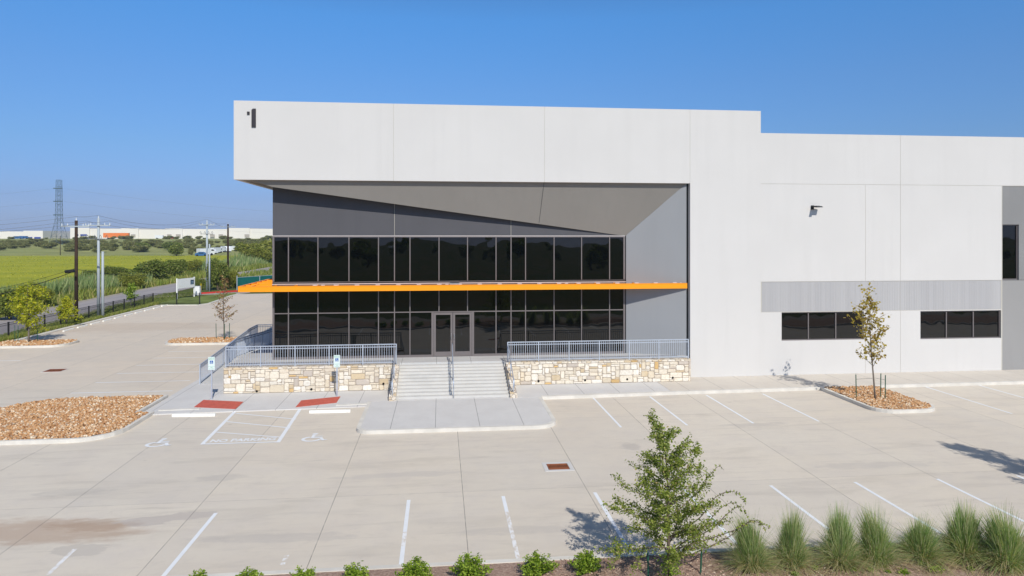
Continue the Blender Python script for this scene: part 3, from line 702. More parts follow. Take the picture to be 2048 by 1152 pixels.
def pane(x0, x1, y, z0, z1, parent, lean=0.0):
    t1, t2 = prng.uniform(-.0022, .0022) * (x1 - x0), (lean + prng.uniform(-.0015, .0015)) * (z1 - z0)
    m = MB(); m.add([(x0, y - t1 - t2, z0), (x1, y + t1 - t2, z0), (x1, y + t1 + t2, z1), (x0, y - t1 + t2, z1)], [(0, 1, 2, 3)])
    m.add([(x0, y + .02, z0), (x1, y + .02, z0), (x1, y + .02, z1), (x0, y + .02, z1)], [(3, 2, 1, 0)])
    return m.build('pane', 'tinted_glass', parent)
wall_with_window(xa, xd, .1, zj3 - .004, px(1564, YF), px(1729, YF), pz(1564, 682, YF), pz(1564, 625, YF), 'white_paint', YW, 3)
panel(xd, xm, .1, zj3 - .004, y=YW)
wall_with_window(xm, xg, .1, zj3 - .004, px(1842, YF), px(2004, YF), pz(1842, 679, YF), pz(1842, 622.5, YF), 'white_paint', YW, 3)
zgj = pz(2020, 560.5, YF)
wall_with_window(xg, xg2, zgj + .01, zj1 - .011, px(2007, YF), px(2040, YF), zgj + .02, pz(2020, 449, YF), 'grey_paint', YW + .03, 1)
panel(xg, xg2, .1, zgj - .01, 'light_grey_paint', y=YW + .03)
for k in range(3):
    a = xg2 + 8 * k; panel(a, min(a + 8, XEND), .1, zj1 - .011, y=YW)
jm = MB()
for x_, z0_, z1_ in ((xa + .03, .1, ZW), (xm, .1, zj3), (xm, zj2, ZW), (xd, .1, zj3), (xd, zj2, zj1), (xg, .1, zj1), (xg2, .1, ZW), (xg2 + 8, .1, ZW), (xg2 + 16, .1, ZW)): jm.box(x_ - .04, x_ + .04, YW + .008, YW + .08, z0_, z1_ - .0)
jm.box(xm - .04, xm + .04, YW + .03, YW + .08, zj3, zj2)
for z_, x1_ in ((zj1, XEND), (zj2, xg), (zj3, xg)): jm.box(xa + .08, x1_ - .05, YW + .0085, YW + .085, z_ - .02, z_ + .02)
jm.build('panel_joint', 'caulk', bld)
MB().box(XT + .02, XEND, YF + .45, 75, ZW - .9, ZW - .7).build('roof', 'roofing', bld)
MB().box(px(545, YG) + .1, XEND, YG + .45, 75, 0, ZB - .3).build('core_wall', 'dark_reveal', bld)
# tower return side (dark slot) beside the recess
MB().box(XC + .01, XC + .3, YF + PT + .003, YG + .4, .1, ZB).build('reveal', 'dark_reveal', bld)
# dark wall above ribbon windows
GX0 = px(545, YG); GX1 = px(1250, YG); ZH = pz(900, 472, YG); zs = ZH
xj = [GX0, px(789, YG), px(1022, YG), GX1]
for i in range(3): panel(xj[i], xj[i + 1], zs, ZB + .02, 'charcoal_paint', y=YG)
MB().box(GX0 + .02, GX1 - .02, YG + .012, YG + .2, zs + .01, ZB).build('panel_joint', 'caulk', bld)
# soffit: one folded plane hanging from the fascia, its lower edge leaves the wall towards the left
YS0 = YF + .2; S0 = (px(517, YS0 + .05), YS0, ZB)
Cr = Vector((GX1, YG - .005, ZH)); slope = (ZB - ZH) / (YG - YS0)
RX = XC - .12; RY = YF + .22
def sof(x, y): return ZB - slope * (y - YS0)
# left lower edge point from its height at the corner
Lp = (px(545, YS0 + .12), YS0 + .12, ZB - slope * .12)
Tp = Vector((px(500, YS0), YS0, ZB))
A_ = Vector((XC - .1, YS0, ZB))
m = MB(); mid_t = (Tp + A_) / 2
vs = [Tp, Vector(Lp), Cr, Vector((XC - .13, YS0 + .02, ZB - .02)), A_]
back = [v + Vector((0, .03, .06)) for v in vs]
n = len(vs); m.add(vs + back, [tuple(range(n)), tuple(range(2 * n - 1, n - 1, -1))] + [(i, n + i, n + (i + 1) % n, (i + 1) % n) for i in range(n)])
m.build('soffit', 'soffit_paint', bld)
# joint across soffit
j0 = Vector((px(1088, YS0), YS0 - .004, ZB - .02)); zz = (pz(1078, 446, YG - .2)); yy = YS0 + (ZB - zz) / slope; j1 = Vector((px(1078, yy), yy - .006, zz))
MB().bar(j0, j1, .022, .004).build('soffit_joint', 'dark_reveal', bld)
# diagonal return wall (grey), cut along the soffit
Bb = (GX1 + .06, YG - .0); Ff = (XC - .13, YF + .2)
m = MB(); d_ = Vector((Ff[0] - Bb[0], Ff[1] - Bb[1], 0)); nrm = Vector((-d_.y, d_.x, 0)).normalized() * .3; nrm = nrm if nrm.y > 0 else -nrm
b = [Vector((*Bb, .2)), Vector((*Ff, .2))]; t_ = [Vector((*Bb, ZH + .06)), Vector((*Ff, ZB + .0))]
m.hexa([b[0], b[1], b[1] + nrm, b[0] + nrm], [t_[0], t_[1], t_[1] + nrm, t_[0] + nrm]); m.build('return_wall', 'return_paint', bld)
# fill behind, above return wall
MB().add([(Bb[0], Bb[1] + .3, .2), (XC + .3, Bb[1] + .3, .2), (XC + .3, Bb[1] + .3, ZB), (Bb[0], Bb[1] + .3, ZB)], [(0, 1, 2, 3)]).build('backing', 'dark_reveal', bld)
# left building side wall under the box
MB().box(GX0, GX0 + .3, YG + .4, 75, .1, ZB).build('side_wall', 'charcoal_paint', bld)
# building number: small square and tall bar
nb = MB(); NY = YF - .06
nb.box(px(494.5, YF), px(499.5, YF), NY, YF - .002, pz(497, 229, YF), pz(497, 223.5, YF))
x0n, x1n = px(503.5, YF), px(512, YF); z1n, z0n = pz(508, 217.5, YF), pz(508, 254.5, YF)
vs = [(x0n, z0n), (x1n, z0n), (x1n, z1n), (x0n + .07, z1n), (x0n, z1n - .07)]
nb.add([(x, NY, z) for x, z in vs] + [(x, YF - .002, z) for x, z in vs], [(0, 1, 2, 3, 4), (9, 8, 7, 6, 5)] + [(i, 5 + i, 5 + (i + 1) % 5, (i + 1) % 5) for i in range(5)])
nb.build('building_number', 'number_black', bld)
# ---- curtain wall
ZC0, ZC1 = 5.08, 5.38                     # canopy band
mull = [545, 577, 636, 698, 757, 789, 820, 878, 935, 992, 1022, 1051, 1108, 1163, 1219, 1250]
MX = [px(u, YG) for u in mull]; fw = .052; DZ = pz(760, 625, YG)   # mid rail height
yf0, yf1 = YG - .03, YG + .10
up = MB(); zU0, zU1 = ZC1 + .035, ZH
up.box(MX[0], MX[-1], yf0, yf1, zU1 - .07, zU1 - .001); up.box(MX[0], MX[-1], yf0, yf1, zU0, zU0 + .10)
for i, x in enumerate(MX):
    wd = .10 if i in (0, len(MX) - 1) else fw; xx = x + (wd / 2 if i == 0 else -wd / 2 if i == len(MX) - 1 else 0)
    up.box(xx - wd / 2, xx + wd / 2, yf0 - .003, yf1 - .003, zU0 + .13, zU1 - .07)
upo = up.build('upper_curtain_wall', 'bronze_frame', bld)
for i in range(len(MX) - 1): pane(MX[i] + fw / 2, MX[i + 1] - fw / 2, YG + .035, zU0 + .09, zU1 - .06, upo, .0024)
MB().box(MX[0], MX[-1] + .02, yf0 - .05, yf0 - .002, zU0 - .035, zU0 + .01).build('window_sill', 'sill_metal', bld)
MB().box(MX[0] + .0, MX[-1], yf0 - .02, yf0 - .002, zU1 - .015, zU1 + .022).build('window_head', 'sill_metal', bld)
lo = MB(); zL0, zL1 = ZT, ZC0 + .05
d0, d1 = px(864, YG), px(947, YG)
lo.box(MX[0], MX[-1], yf0, yf1, DZ - fw / 2, DZ + fw / 2); lo.box(MX[0], MX[-1], yf0, yf1, zL1, zL1 + .35)
lo.box(MX[0], d0, yf0, yf1, zL0, zL0 + .13); lo.box(d1, MX[-1], yf0, yf1, zL0, zL0 + .13)
xsL = [x for u, x in zip(mull, MX) if not (864 < u < 947)]
for i, x in enumerate(MX):
    u = mull[i]; wd = .10 if i in (0, len(MX) - 1) else fw; xx = x + (wd / 2 if i == 0 else -wd / 2 if i == len(MX) - 1 else 0)
    lo.box(xx - wd / 2, xx + wd / 2, yf0 - .003, yf1 - .003, DZ + fw / 2, zL1)
    if not (864 < u < 947): lo.box(xx - wd / 2, xx + wd / 2, yf0 - .003, yf1 - .003, zL0 + .13, DZ - fw / 2)
lo.box(d0 - .03, d0 + .09, yf0 - .006, yf1, zL0, DZ - fw / 2 + .001); lo.box(d1 - .09, d1 + .03, yf0 - .006, yf1, zL0, DZ - fw / 2 + .001)
loo = lo.build('lower_curtain_wall', 'bronze_frame', bld)
for i in range(len(MX) - 1): pane(MX[i] + fw / 2, MX[i + 1] - fw / 2, YG + .03, DZ + fw / 2, zL1, loo)
cuts = sorted([x for x in xsL] + [d0, d1])
for i in range(len(cuts) - 1):
    if abs(cuts[i] - d0) < 1e-6: continue
    pane(cuts[i] + fw / 2, cuts[i + 1] - fw / 2, YG + .03, zL0 + .12, DZ - fw / 2, loo)
# doors
dm = (d0 + d1) / 2
for s, (a, b) in ((1, (d0 + .1, dm - .015)), (-1, (dm + .015, d1 - .1))):
    f = MB(); yd = YG - .01; st = .11; z0d, z1d = zL0 + .02, DZ - fw / 2 - .02
    f.box(a, a + st, yd, yd + .05, z0d, z1d); f.box(b - st, b, yd, yd + .05, z0d, z1d); f.box(a + st, b - st, yd, yd + .05, z0d, z0d + .26); f.box(a + st, b - st, yd, yd + .05, z1d - .12, z1d)
    do = f.build('entrance_door', 'bronze_frame', bld)
    pane(a + st, b - st, yd + .03, z0d + .26, z1d - .12, do)
    hx = b - .06 if s == 1 else a + .06; h = MB(); h.tube([(hx, yd, z0d + .95), (hx, yd - .07, z0d + .97), (hx - .02 * s, yd - .08, z0d + 1.1), (hx, yd - .07, z0d + 1.25), (hx, yd, z0d + 1.27)], .016)
    h.build('door_handle', 'steel', do)
MB().box(dm - .012, dm + .012, YG, YG + .04, zL0 + .02, DZ - .05).build('door_gap', 'dark_metal', bld)
# ---- canopy
YC = YF + .08; CX0 = px(476, YC); CX1 = XC - .13
cm = MB(); cm.box(CX0, CX1, YC, YC + .06, ZC0, ZC1 - .03)
cm.box(CX0, CX0 + .06, YC + .06, 52, ZC0, ZC1 - .03)
cm.box(CX0 + .06, CX1, YC + .06, YG - .085, ZC0 + .06, ZC1 - .08); cm.box(CX0 + .06, GX0 - .01, YG - .085, 52, ZC0 + .06, ZC1 - .08)
cm.box(CX0, CX1, YC - .015, YC + .10, ZC1 - .028, ZC1)
cm.box(CX0 - .015, CX0 + .10, YC + .1, 52, ZC1 - .028, ZC1)
x = CX0 + .6
rb = cm; k = 0
while x < CX1 - .2:
    rb.box(x - .03, x + .03, YC + .1, YG - .09 if x > GX0 else YG + .6, ZC1 - .08, ZC1 - .01)
    if x > -6.9: MB().box(x - .12, x + .12, YC + .20, YC + .30, ZC1 - .06, ZC1 + .035).build('canopy_bracket', 'sill_metal', bld)
    if k % 6 == 3: MB().box(x + .32, x + .5, YC + .2, YC + .3, ZC1 - .06, ZC1 + .03).build('canopy_bracket', 'sill_metal', bld)
    x += 1.09; k += 1
y = YC + 1.1
while y < 51: rb.box(CX0 + .1, GX0 - .02, y - .03, y + .03, ZC1 - .08, ZC1 - .01); y += 1.1
cm.build('canopy', 'orange_metal', bld)
MB().box(px(900, YC), px(919, YC), YC + .14, YC + .42, ZC1 - .05, ZC1 + .09).build('canopy_light', 'steel', bld)

# ================================================================== terrace, stairs
YWALL = 35.7; WX0, SX0, SX1, WX1 = px(447, 35.7), -2.45, 3.72, px(1381.5, 35.7)
NR, tread, y0s = 11, .315, 33.18; YST = y0s + tread * (NR - 1)
CH = .34
struct('terrace', MB().prism([(WX0 + .3, YWALL + .3), (SX0 + CH, YWALL + .3), (SX0 + CH, YST + .001), (SX1 - CH, YST + .001), (SX1 - CH, YWALL + .3), (WX1 - .02, YWALL + .3), (WX1 - .02, YF - .01), (XC - .14, YF - .01), (XC - .14, YF + .2), (GX1, YG + .1), (GX0, YG + .1), (GX0, 38.6), (-10.9, 38.6), (-10.9, YWALL + .3)], .05, ZT), 'terrace_concrete')
rise = (ZT - .15) / NR; m = MB()
for i in range(NR - 1):
    za = .15 + rise * (i + 1); y = y0s + tread * i
    m.box(SX0 + CH + .001, SX1 - CH - .001, y, YST, .05 if i == 0 else .151 + rise * i, za)
st = struct('stairs', m, 'stair_concrete')
PAL = [(.76, .69, .57), (.82, .77, .68), (.70, .61, .47), (.80, .73, .61), (.66, .53, .35), (.60, .40, .17), (.72, .64, .52), (.84, .80, .72), (.56, .50, .44), (.68, .46, .20)]
PW = [18, 18, 10, 16, 7, 2, 12, 12, 4, 2]
def stone_face(rg, x0, x1, z0, z1, y, capz=.12):
    cw, ch = .118, .098; nx_, nz = int((x1 - x0) / cw), int((z1 - capz - z0) / ch); cw = (x1 - x0) / nx_; ch = (z1 - capz - z0) / nz
    occ = np.zeros((nz, nx_), bool); m = MB()
    def stone(xa, xb, za, zb):
        g = .0105; xa += g; xb -= g; za += g; zb -= g; w_, h_ = xb - xa, zb - za; c = min(w_, h_) * rg.uniform(.10, .24); p = rg.uniform(.022, .045); j = lambda k: rg.uniform(-k, k)
        o = [(xa + c, za), (xb - c, za), (xb, za + c), (xb, zb - c), (xb - c, zb), (xa + c, zb), (xa, zb - c), (xa, za + c)]
        o = [(px_ + j(.016), pz_ + j(.013)) for px_, pz_ in o]; k = .02; cx, cz = (xa + xb) / 2, (za + zb) / 2
        inn = [(cx + (a - cx) * (1 - 2 * k / max(w_, .05)), cz + (b_ - cz) * (1 - 2 * k / max(h_, .05))) for a, b_ in o]
        vs = [(a, y, b_) for a, b_ in o] + [(a, y - p + j(.006), b_) for a, b_ in inn]
        col_ = rg.choices(PAL, PW)[0]; f = rg.uniform(.88, 1.06); col_ = tuple(min(.9, q * f) for q in col_)
        m.add(vs, [(8, 9, 10, 11, 12, 13, 14, 15)] + [(i, (i + 1) % 8, 8 + (i + 1) % 8, 8 + i) for i in range(8)], col_)
    for r_ in range(nz):
        for c_ in range(nx_):
            if occ[r_, c_]: continue
            t = rg.random(); w_, h_ = (rg.choice([2, 3, 4]), 1) if t < .3 else (rg.choice([2, 3, 4, 5]), 2) if t < .68 else (rg.choice([2, 3, 4, 6]), rg.choice([3, 3, 4]))
            while w_ > 1 and (c_ + w_ > nx_ or occ[r_, c_:c_ + w_].any()): w_ -= 1
            while h_ > 1 and (r_ + h_ > nz or occ[r_:r_ + h_, c_:c_ + w_].any()): h_ -= 1
            occ[r_:r_ + h_, c_:c_ + w_] = True; stone(x0 + c_ * cw, x0 + (c_ + w_) * cw, z0 + r_ * ch, z0 + (r_ + h_) * ch)
    x = x0
    while x < x1 - .12:
        w_ = min(rg.uniform(.18, .45), x1 - x); stone(x, x + w_, z1 - capz, z1); x += w_
    return m
rg = random.Random(21)
def stone_wall(x0, x1, zb, label, pipes):
    t = thing('stone_wall', label, 'wall', ((x0 + x1) / 2, YWALL, 0), 'rubble stone walls of the terrace')
    MB().box(x0, x1, YWALL, YWALL + .29, zb - .1, ZT + .02).build('mortar', 'mortar', t)
    stone_face(rg, x0, x1, zb, ZT + .02, YWALL).build('stonework', 'limestone', t)
    m = MB(); x = x0
    MB().box(x0 + .01, x1 - .01, YWALL - .02, YWALL + .285, ZT + .022, ZT + .035).build('coping', 'limestone_plain', t)
    for (u, v) in pipes:
        X = px(u, YWALL); Z = pz(u, v, YWALL); MB().tube([(X, YWALL - .06, Z), (X, YWALL + .05, Z)], .055, 10).build('weep_pipe', 'pipe_black', t)
    return t
stone_wall(WX0, SX0 + .02, .045, 'rubble limestone retaining wall left of the entrance stairs', [(514, 782), (623, 778), (767, 767)])
stone_wall(SX1 - .02, WX1, .15, 'rubble limestone retaining wall right of the entrance stairs', [(1077, 762), (1170, 760), (1254, 758), (1345, 755)])
# left end face of the wall
# cheek walls
def cheek(x0, x1, label):
    t = thing('stair_cheek_wall', label, 'wall', ((x0 + x1) / 2, y0s, .0), 'stone cheek walls of the stairs')
    ya, yb = y0s - .28, YWALL - .06; za = .15 + .13
    m = MB(); m.hexa([(x0, ya, .0), (x1, ya, .0), (x1, yb, .0), (x0, yb, .0)], [(x0, ya, za), (x1, ya, za), (x1, yb, ZT + .04), (x0, yb, ZT + .04)])
    m.build('stonework', 'limestone_plain', t)
cheek(SX0 + .01, SX0 + CH, 'sloping stone cheek wall on the left side of the stairs'); cheek(SX1 - CH, SX1 - .01, 'sloping stone cheek wall on the right side of the stairs')

# ---- ramps
RXo, RXm, RXi = -12.88, -11.15, -9.2
m = MB(); yA, yB_, yC_ = 38.2, 48.0, 49.8; zM = .70
m.hexa([(RXo, yA, -.02), (RXm, yA, -.02), (RXm, yB_, -.02), (RXo, yB_, -.02)], [(RXo, yA, .05), (RXm, yA, .05), (RXm, yB_, zM), (RXo, yB_, zM)])
m.box(RXo, RXi + .2, yB_ + .001, yC_, -.02, zM)
m.hexa([(RXm + .05, 38.62, -.02), (RXi + .2, 38.62, -.02), (RXi + .2, yB_, -.02), (RXm + .05, yB_, -.02)], [(RXm + .05, 38.62, ZT - .002), (RXi + .2, 38.62, ZT - .002), (RXi + .2, yB_, zM), (RXm + .05, yB_, zM)])
struct('ramp', m, 'terrace_concrete')
# ---- railings
def railing(name, pts, label, bays, h=1.03, loc=None, handrail=False, group='galvanised railings of the terrace and ramp'):
    t = thing(name, label, 'railing', loc or pts[0], group)
    tr = MB(); 
    for i in range(len(pts) - 1):
        a, b = Vector(pts[i]), Vector(pts[i + 1])
        for hh, w_, hz in ((h, .05, .045), (h - .135, .04, .035), (.10, .04, .035)): tr.bar(a + Vector((0, 0, hh)), b + Vector((0, 0, hh)), w_, hz)
    tr.build('rail', 'galvanised', t)
    for i in range(len(pts) - 1):
        a, b = Vector(pts[i]), Vector(pts[i + 1]); nb_ = bays[i]; L = (b - a).length
        for k in range(nb_ + (1 if i == len(pts) - 2 else 0)):
            p = a + (b - a) * (k / nb_); MB().box(p.x - .027, p.x + .027, p.y - .027, p.y + .027, p.z, p.z + h + .012).build('post', 'galvanised', t)
        bl = MB()
        for k in range(nb_):
            p0 = a + (b - a) * (k / nb_); p1 = a + (b - a) * ((k + 1) / nb_); q = max(2, round((p1 - p0).length / .118))
            for j in range(1, q):
                p = p0 + (p1 - p0) * (j / q); bl.box(p.x - .010, p.x + .010, p.y - .010, p.y + .010, p.z + .1, p.z + h - .02)
        bl.build('baluster_row', 'galvanised', t)
    return t
YRL = YWALL + .12; zr = ZT + .035
railing('railing', [(WX0 + .08, YRL, zr), (SX0 + .18, YRL, zr)], 'galvanised railing on top of the stone wall left of the stairs', [5])
railing('railing', [(SX1 - .18, YRL, zr), (WX1 - .1, YRL, zr)], 'galvanised railing on top of the stone wall right of the stairs', [6])
railing('ramp_railing', [(RXo + .05, yA, .05), (RXo + .05, yB_, zM), (RXo + .05, yC_ - .05, zM), (-9.1, yC_ - .05, zM)], 'galvanised railing along the outer edge of the ramp, turning at its top', [5, 1, 3])
railing('ramp_railing', [(WX0 + .08, YRL + .15, zr), (-11.1, 38.6, ZT), (-11.1, yB_ - .2, zM)], 'galvanised railing between the two ramp runs behind the left stone wall', [2, 5])
# stair handrails
def stair_rail(x, label, top_ext=.5):
    t = thing('stair_handrail', label, 'handrail', (x, YWALL, ZT), 'handrails of the entrance stairs')
    a = Vector((x, YWALL + top_ext + (.5 if top_ext > .3 else 0), ZT)); b = Vector((x, YWALL + (.45 if top_ext > .3 else 0), ZT)); c = Vector((x, y0s - .05, .15)); d = Vector((x, y0s - .38, .15)); h = Vector((0, 0, .92)); h2 = Vector((0, 0, .55))
    m = MB().tube([a + h2, a + h, b + h, c + h, d + h, d + h2], .024, 8); m.build('rail', 'galvanised', t, True)
    MB().tube([a + h2, b + h2, c + h2, d + h2], .018, 8).build('lower_rail', 'galvanised', t, True)
    for p in (b, (b + c) / 2, c): MB().tube([p, p + h], .022, 8).build('post', 'galvanised', t, True)
stair_rail((SX0 + SX1) / 2 - .0, 'galvanised handrail running down the middle of the entrance stairs')
stair_rail(SX0 + CH / 2, 'galvanised handrail on the left cheek wall of the stairs', .0)
stair_rail(SX1 - CH / 2, 'galvanised handrail on the right cheek wall of the stairs', .0)

# ================================================================== signs, lamp
def parking_sign(u, v, zb, label, hgt_=2.05):
    x, y = gp(u, v, zb); t = thing('parking_sign', label, 'sign', (x, y, zb), 'accessible parking signs')
    MB().box(x - .03, x + .03, y - .03, y + .03, zb, zb + hgt_).build('post', 'galvanised', t)
    w_ = .155; z0_, z1_ = zb + 1.45, zb + hgt_ + .08
    p = MB().box(x - w_, x + w_, y - .045, y - .032, z0_, z1_).build('sign_panel', 'sign_white', t)
    z2 = z0_ + .17
    MB().box(x - w_, x + w_, y - .0475, y - .0452, z2 - .005, z2 + .003).build('divider', 'sign_green', p)
    MB().box(x - .075, x + .075, y - .0490, y - .0455, z2 + .13, z2 + .28).build('symbol_plate', 'sign_blue', p)
    RX_ = Matrix.Rotation(R(90), 4, 'X')
    wheelchair(Matrix.Translation((x, y - .0500, z2 + .205)) @ RX_, .135, 'sign_white', 'wheelchair_symbol', p, th=.10, dz=.0004)
    text_mesh('RESERVED', .062, 'sign_green', 'lettering', p, Matrix.Translation((x, y - .047, z1_ - .06)) @ RX_)
    text_mesh('PARKING', .062, 'sign_green', 'lettering', p, Matrix.Translation((x, y - .047, z1_ - .12)) @ RX_)
    text_mesh('VAN', .06, 'sign_green', 'lettering', p, Matrix.Translation((x, y - .047, z0_ + .115)) @ RX_)
    text_mesh('ACCESSIBLE', .042, 'sign_green', 'lettering', p, Matrix.Translation((x, y - .047, z0_ + .05)) @ RX_)
parking_sign(423.5, 799, .045, 'accessible parking sign on a post beside the ramp end, above the left red pad', 2.0)
parking_sign(674, 793, .045, 'accessible parking sign on a post in front of the stone wall and railing', 1.98)
# wall lamp
X, Z = px(1625, YF), pz(1625, 414, YF); t = thing('wall_lamp', 'dark wall mounted area light with a flat side head high on the white wall', 'wall lamp', (X, YW, Z))
MB().box(X - .07, X + .07, YW - .09, YW, Z - .14, Z + .09).build('bracket', 'dark_metal', t)
MB().hexa([(X - .05, YW - .62, Z - .02), (X + .12, YW - .62, Z - .02), (X + .12, YW - .09, Z - .02), (X - .05, YW - .09, Z - .02)], [(X - .03, YW - .6, Z + .05), (X + .12, YW - .6, Z + .05), (X + .12, YW - .09, Z + .07), (X - .05, YW - .09, Z + .07)]).build('arm', 'dark_metal', t)
MB().hexa([(X + .12, YW - .5, Z - .03), (X + .38, YW - .5, Z - .03), (X + .38, YW - .15, Z - .03), (X + .12, YW - .15, Z - .03)], [(X + .12, YW - .48, Z + .045), (X + .32, YW - .47, Z + .035), (X + .32, YW - .17, Z + .035), (X + .12, YW - .16, Z + .045)]).build('lamp_head', 'dark_metal', t)

# ================================================================== left side: fence, board sign, boxes
FX = -33.1; fys = [83.0 - 2.42 * k for k in range(0, 17)][::-1]
t = thing('metal_fence', 'long black picket fence between the parking lot and the road', 'fence', (FX, 64, 0)); 
fh = 1.32
def fence_run(pts, t):
    for p in pts: MB().box(p[0] - .05, p[0] + .05, p[1] - .05, p[1] + .05, -.05, fh + .06).build('post', 'black_paint', t)
    for a, b in zip(pts[:-1], pts[1:]):
        m = MB(); A, B = Vector((*a, 0)), Vector((*b, 0))
        for hz in (.12, fh - .16, fh): m.bar(A + Vector((0, 0, hz)), B + Vector((0, 0, hz)), .025, .03)
        q = round((B - A).length / .125)
        for j in range(1, q): p = A + (B - A) * (j / q); m.box(p.x - .008, p.x + .008, p.y - .008, p.y + .008, .06, fh)
        m.build('picket_panel', 'black_paint', t)
fence_run([(FX, y) for y in fys] + [(FX + 2.6, 83.05), (FX + 5.15, 83.1)], t)
# board sign
a = Vector((*gp(354, 598.5), 0)); b = Vector((*gp(388.5, 593.5), 0)); t = thing('board_sign', 'blank white board sign with a dark blue square on two white posts on the lawn', 'sign', tuple(a))
for p in (a, b): MB().box(p.x - .07, p.x + .07, p.y - .07, p.y + .07, 0, 2.62).build('post', 'board_white', t)
d = (b - a).normalized(); nn_ = Vector((d.y, -d.x, 0)); nn_ = nn_ if nn_.y < 0 else -nn_
def facing(a, b, s0, s1, z0, z1, off, th, mat, name, parent):
    P = a + (b - a) * s0 + nn_ * off; Q = a + (b - a) * s1 + nn_ * off; W = -nn_ * th
    return MB().hexa([P + Vector((0, 0, z0)), Q + Vector((0, 0, z0)), Q + W + Vector((0, 0, z0)), P + W + Vector((0, 0, z0))], [P + Vector((0, 0, z1)), Q + Vector((0, 0, z1)), Q + W + Vector((0, 0, z1)), P + W + Vector((0, 0, z1))]).build(name, mat, parent)
bo = facing(a, b, .02, .98, 1.32, 2.55, .11, .03, 'board_white', 'board', t)
facing(a, b, .73, .93, 1.68, 2.28, .116, .004, 'panel_blue', 'blue_square', bo)
for zq in (1.82, 2.0): facing(a, b, .77, .90, zq, zq + .05, .119, .002, 'sign_pale', 'lettering', bo)
c = gp(396, 590); t = thing('utility_cabinet', 'white upright utility cabinet just behind the board sign', 'cabinet', (*c, 0))
MB().box(c[0] - .35, c[0] + .3, c[1] - .3, c[1] + .3, 0, 1.15).build('cabinet_body', 'board_white', t); MB().box(c[0] - .38, c[0] + .33, c[1] - .33, c[1] + .33, 1.152, 1.2).build('lid', 'board_white', t)
c = gp(402, 581); t = thing('marker_post', 'thin yellow marker post beside the grey poles', 'post', (*c, 0)); MB().tube([(*c, 0), (*c, .9)], .05).build('post', 'yellow_paint', t); MB().tube([(*c, .9), (*c, 1.0)], .06).build('cap', 'yellow_paint', t)
# concrete pads of the poles
# green screened fence
a = gp(474, 582.5); t = thing('screen_fence', 'dark green screened chain-link enclosure fence beyond the driveway', 'fence', (*a, 0))
b = (a[0] + 14, a[1] + 20); hF = 2.0
for k in range(7):
    p = (a[0] + (b[0] - a[0]) * k / 6, a[1] + (b[1] - a[1]) * k / 6); MB().tube([(*p, 0), (*p, hF + (.25 if k == 0 else .05))], .06).build('post', 'galvanised', t)
MB().bar((*a, hF / 2), (*b, hF / 2), .03, hF).build('screen', 'green_screen', t)
for k in (1,): MB().bar((a[0] + 5.2, a[1] + 7.2, 1.55), (a[0] + 5.9, a[1] + 8.2, 1.55), .06, .45).build('yellow_notice', 'yellow_paint', t)
MB().bar((*a, hF), (*b, hF), .05, .05).build('top_rail', 'galvanised', t)

# ================================================================== poles and lines
PB1, PG1, PG2, PB2 = pd(152.5, 64), pd(197, 68.5), pd(414, 101), pd(456, 142)
def pole(base, top, r, mat, label, arm=None, arm_dz=1.0, extra=False, r1=None, arm_a=0.0):
    t = thing('utility_pole', label, 'utility pole', (*base, 0), 'utility poles along the road')
    MB().tube([(*base, -.2), (base[0] + .0, base[1], top)], r, 10, r1 or r * .75).build('pole_shaft', mat, t, True)
    if arm:
        za = top - arm_dz; ca, sa = math.cos(arm_a), math.sin(arm_a)
        A = (base[0] - arm * ca, base[1] - arm * sa - .15, za); B = (base[0] + arm * ca, base[1] + arm * sa - .15, za)
        MB().bar(A, B, .11, .12).build('cross_arm', 'pole_grey', t)
        for q in (-.95, -.55, .55, .95):
            p = (base[0] + arm * q * ca, base[1] + arm * q * sa - .15, za)
            MB().tube([(p[0], p[1], za + .06), (p[0], p[1], za + .16), (p[0], p[1], za + .26)], .045, 8, .03).build('insulator', 'porcelain', t)
        MB().tube([(base[0], base[1], top), (base[0], base[1], top + .25)], .05, 8, .03).build('insulator', 'porcelain', t)
        if extra:
            for q in (-.75, -.2, .25, .75):
                p = (base[0] + arm * q, base[1] - .25, za - 1.2); MB().tube([(p[0] - .12, p[1], p[2]), (p[0], p[1], p[2] + .25), (p[0] + .1, p[1], p[2] + .05), (p[0] + .02, p[1], p[2] - .2)], .03, 6).build('cutout_switch', 'wire_alu', t)
            MB().bar((base[0] - arm * .8, base[1] - .2, za - 1.35), (base[0] + arm * .8, base[1] - .2, za - 1.35), .07, .07).build('lower_arm', 'wire_alu', t)
    return t
tB1, tG1, tG2, tB2 = pz(150, 441, PB1[1]), pz(197, 436, PG1[1]), pz(414, 443, PG2[1]), pz(456, 448, PB2[1])
pole(PB1, tB1, .17, 'pole_brown', 'dark brown wooden utility pole with cross arm, nearest the black fence', 1.25, .55)
pole(PG1, tG1, .15, 'pole_grey', 'tall pale grey steel utility pole beside the brown pole', 1.2, .75, True)
s1 = pd(205.5, 66.5); pole(s1, pz(205, 503, s1[1]), .14, 'pole_grey', 'shorter pale grey stub pole next to the nearer tall grey pole')
pole(PG2, tG2, .17, 'pole_grey', 'tall pale grey steel utility pole in front of the dense green bushes', 1.1, .5, True)
s2 = pd(419, 99); pole(s2, pz(417, 488, s2[1]), .13, 'pole_grey', 'shorter pale grey stub pole next to the farther tall grey pole')
pole(PB2, tB2, .22, 'pole_brown', 'dark brown wooden utility pole beyond the road, nearest the building', 1.5, .6)
s3 = pd(120.5, 286); pole(s3, pz(120, 472, s3[1]), .15, 'pole_brown', 'thin distant brown pole standing under the lattice pylon')
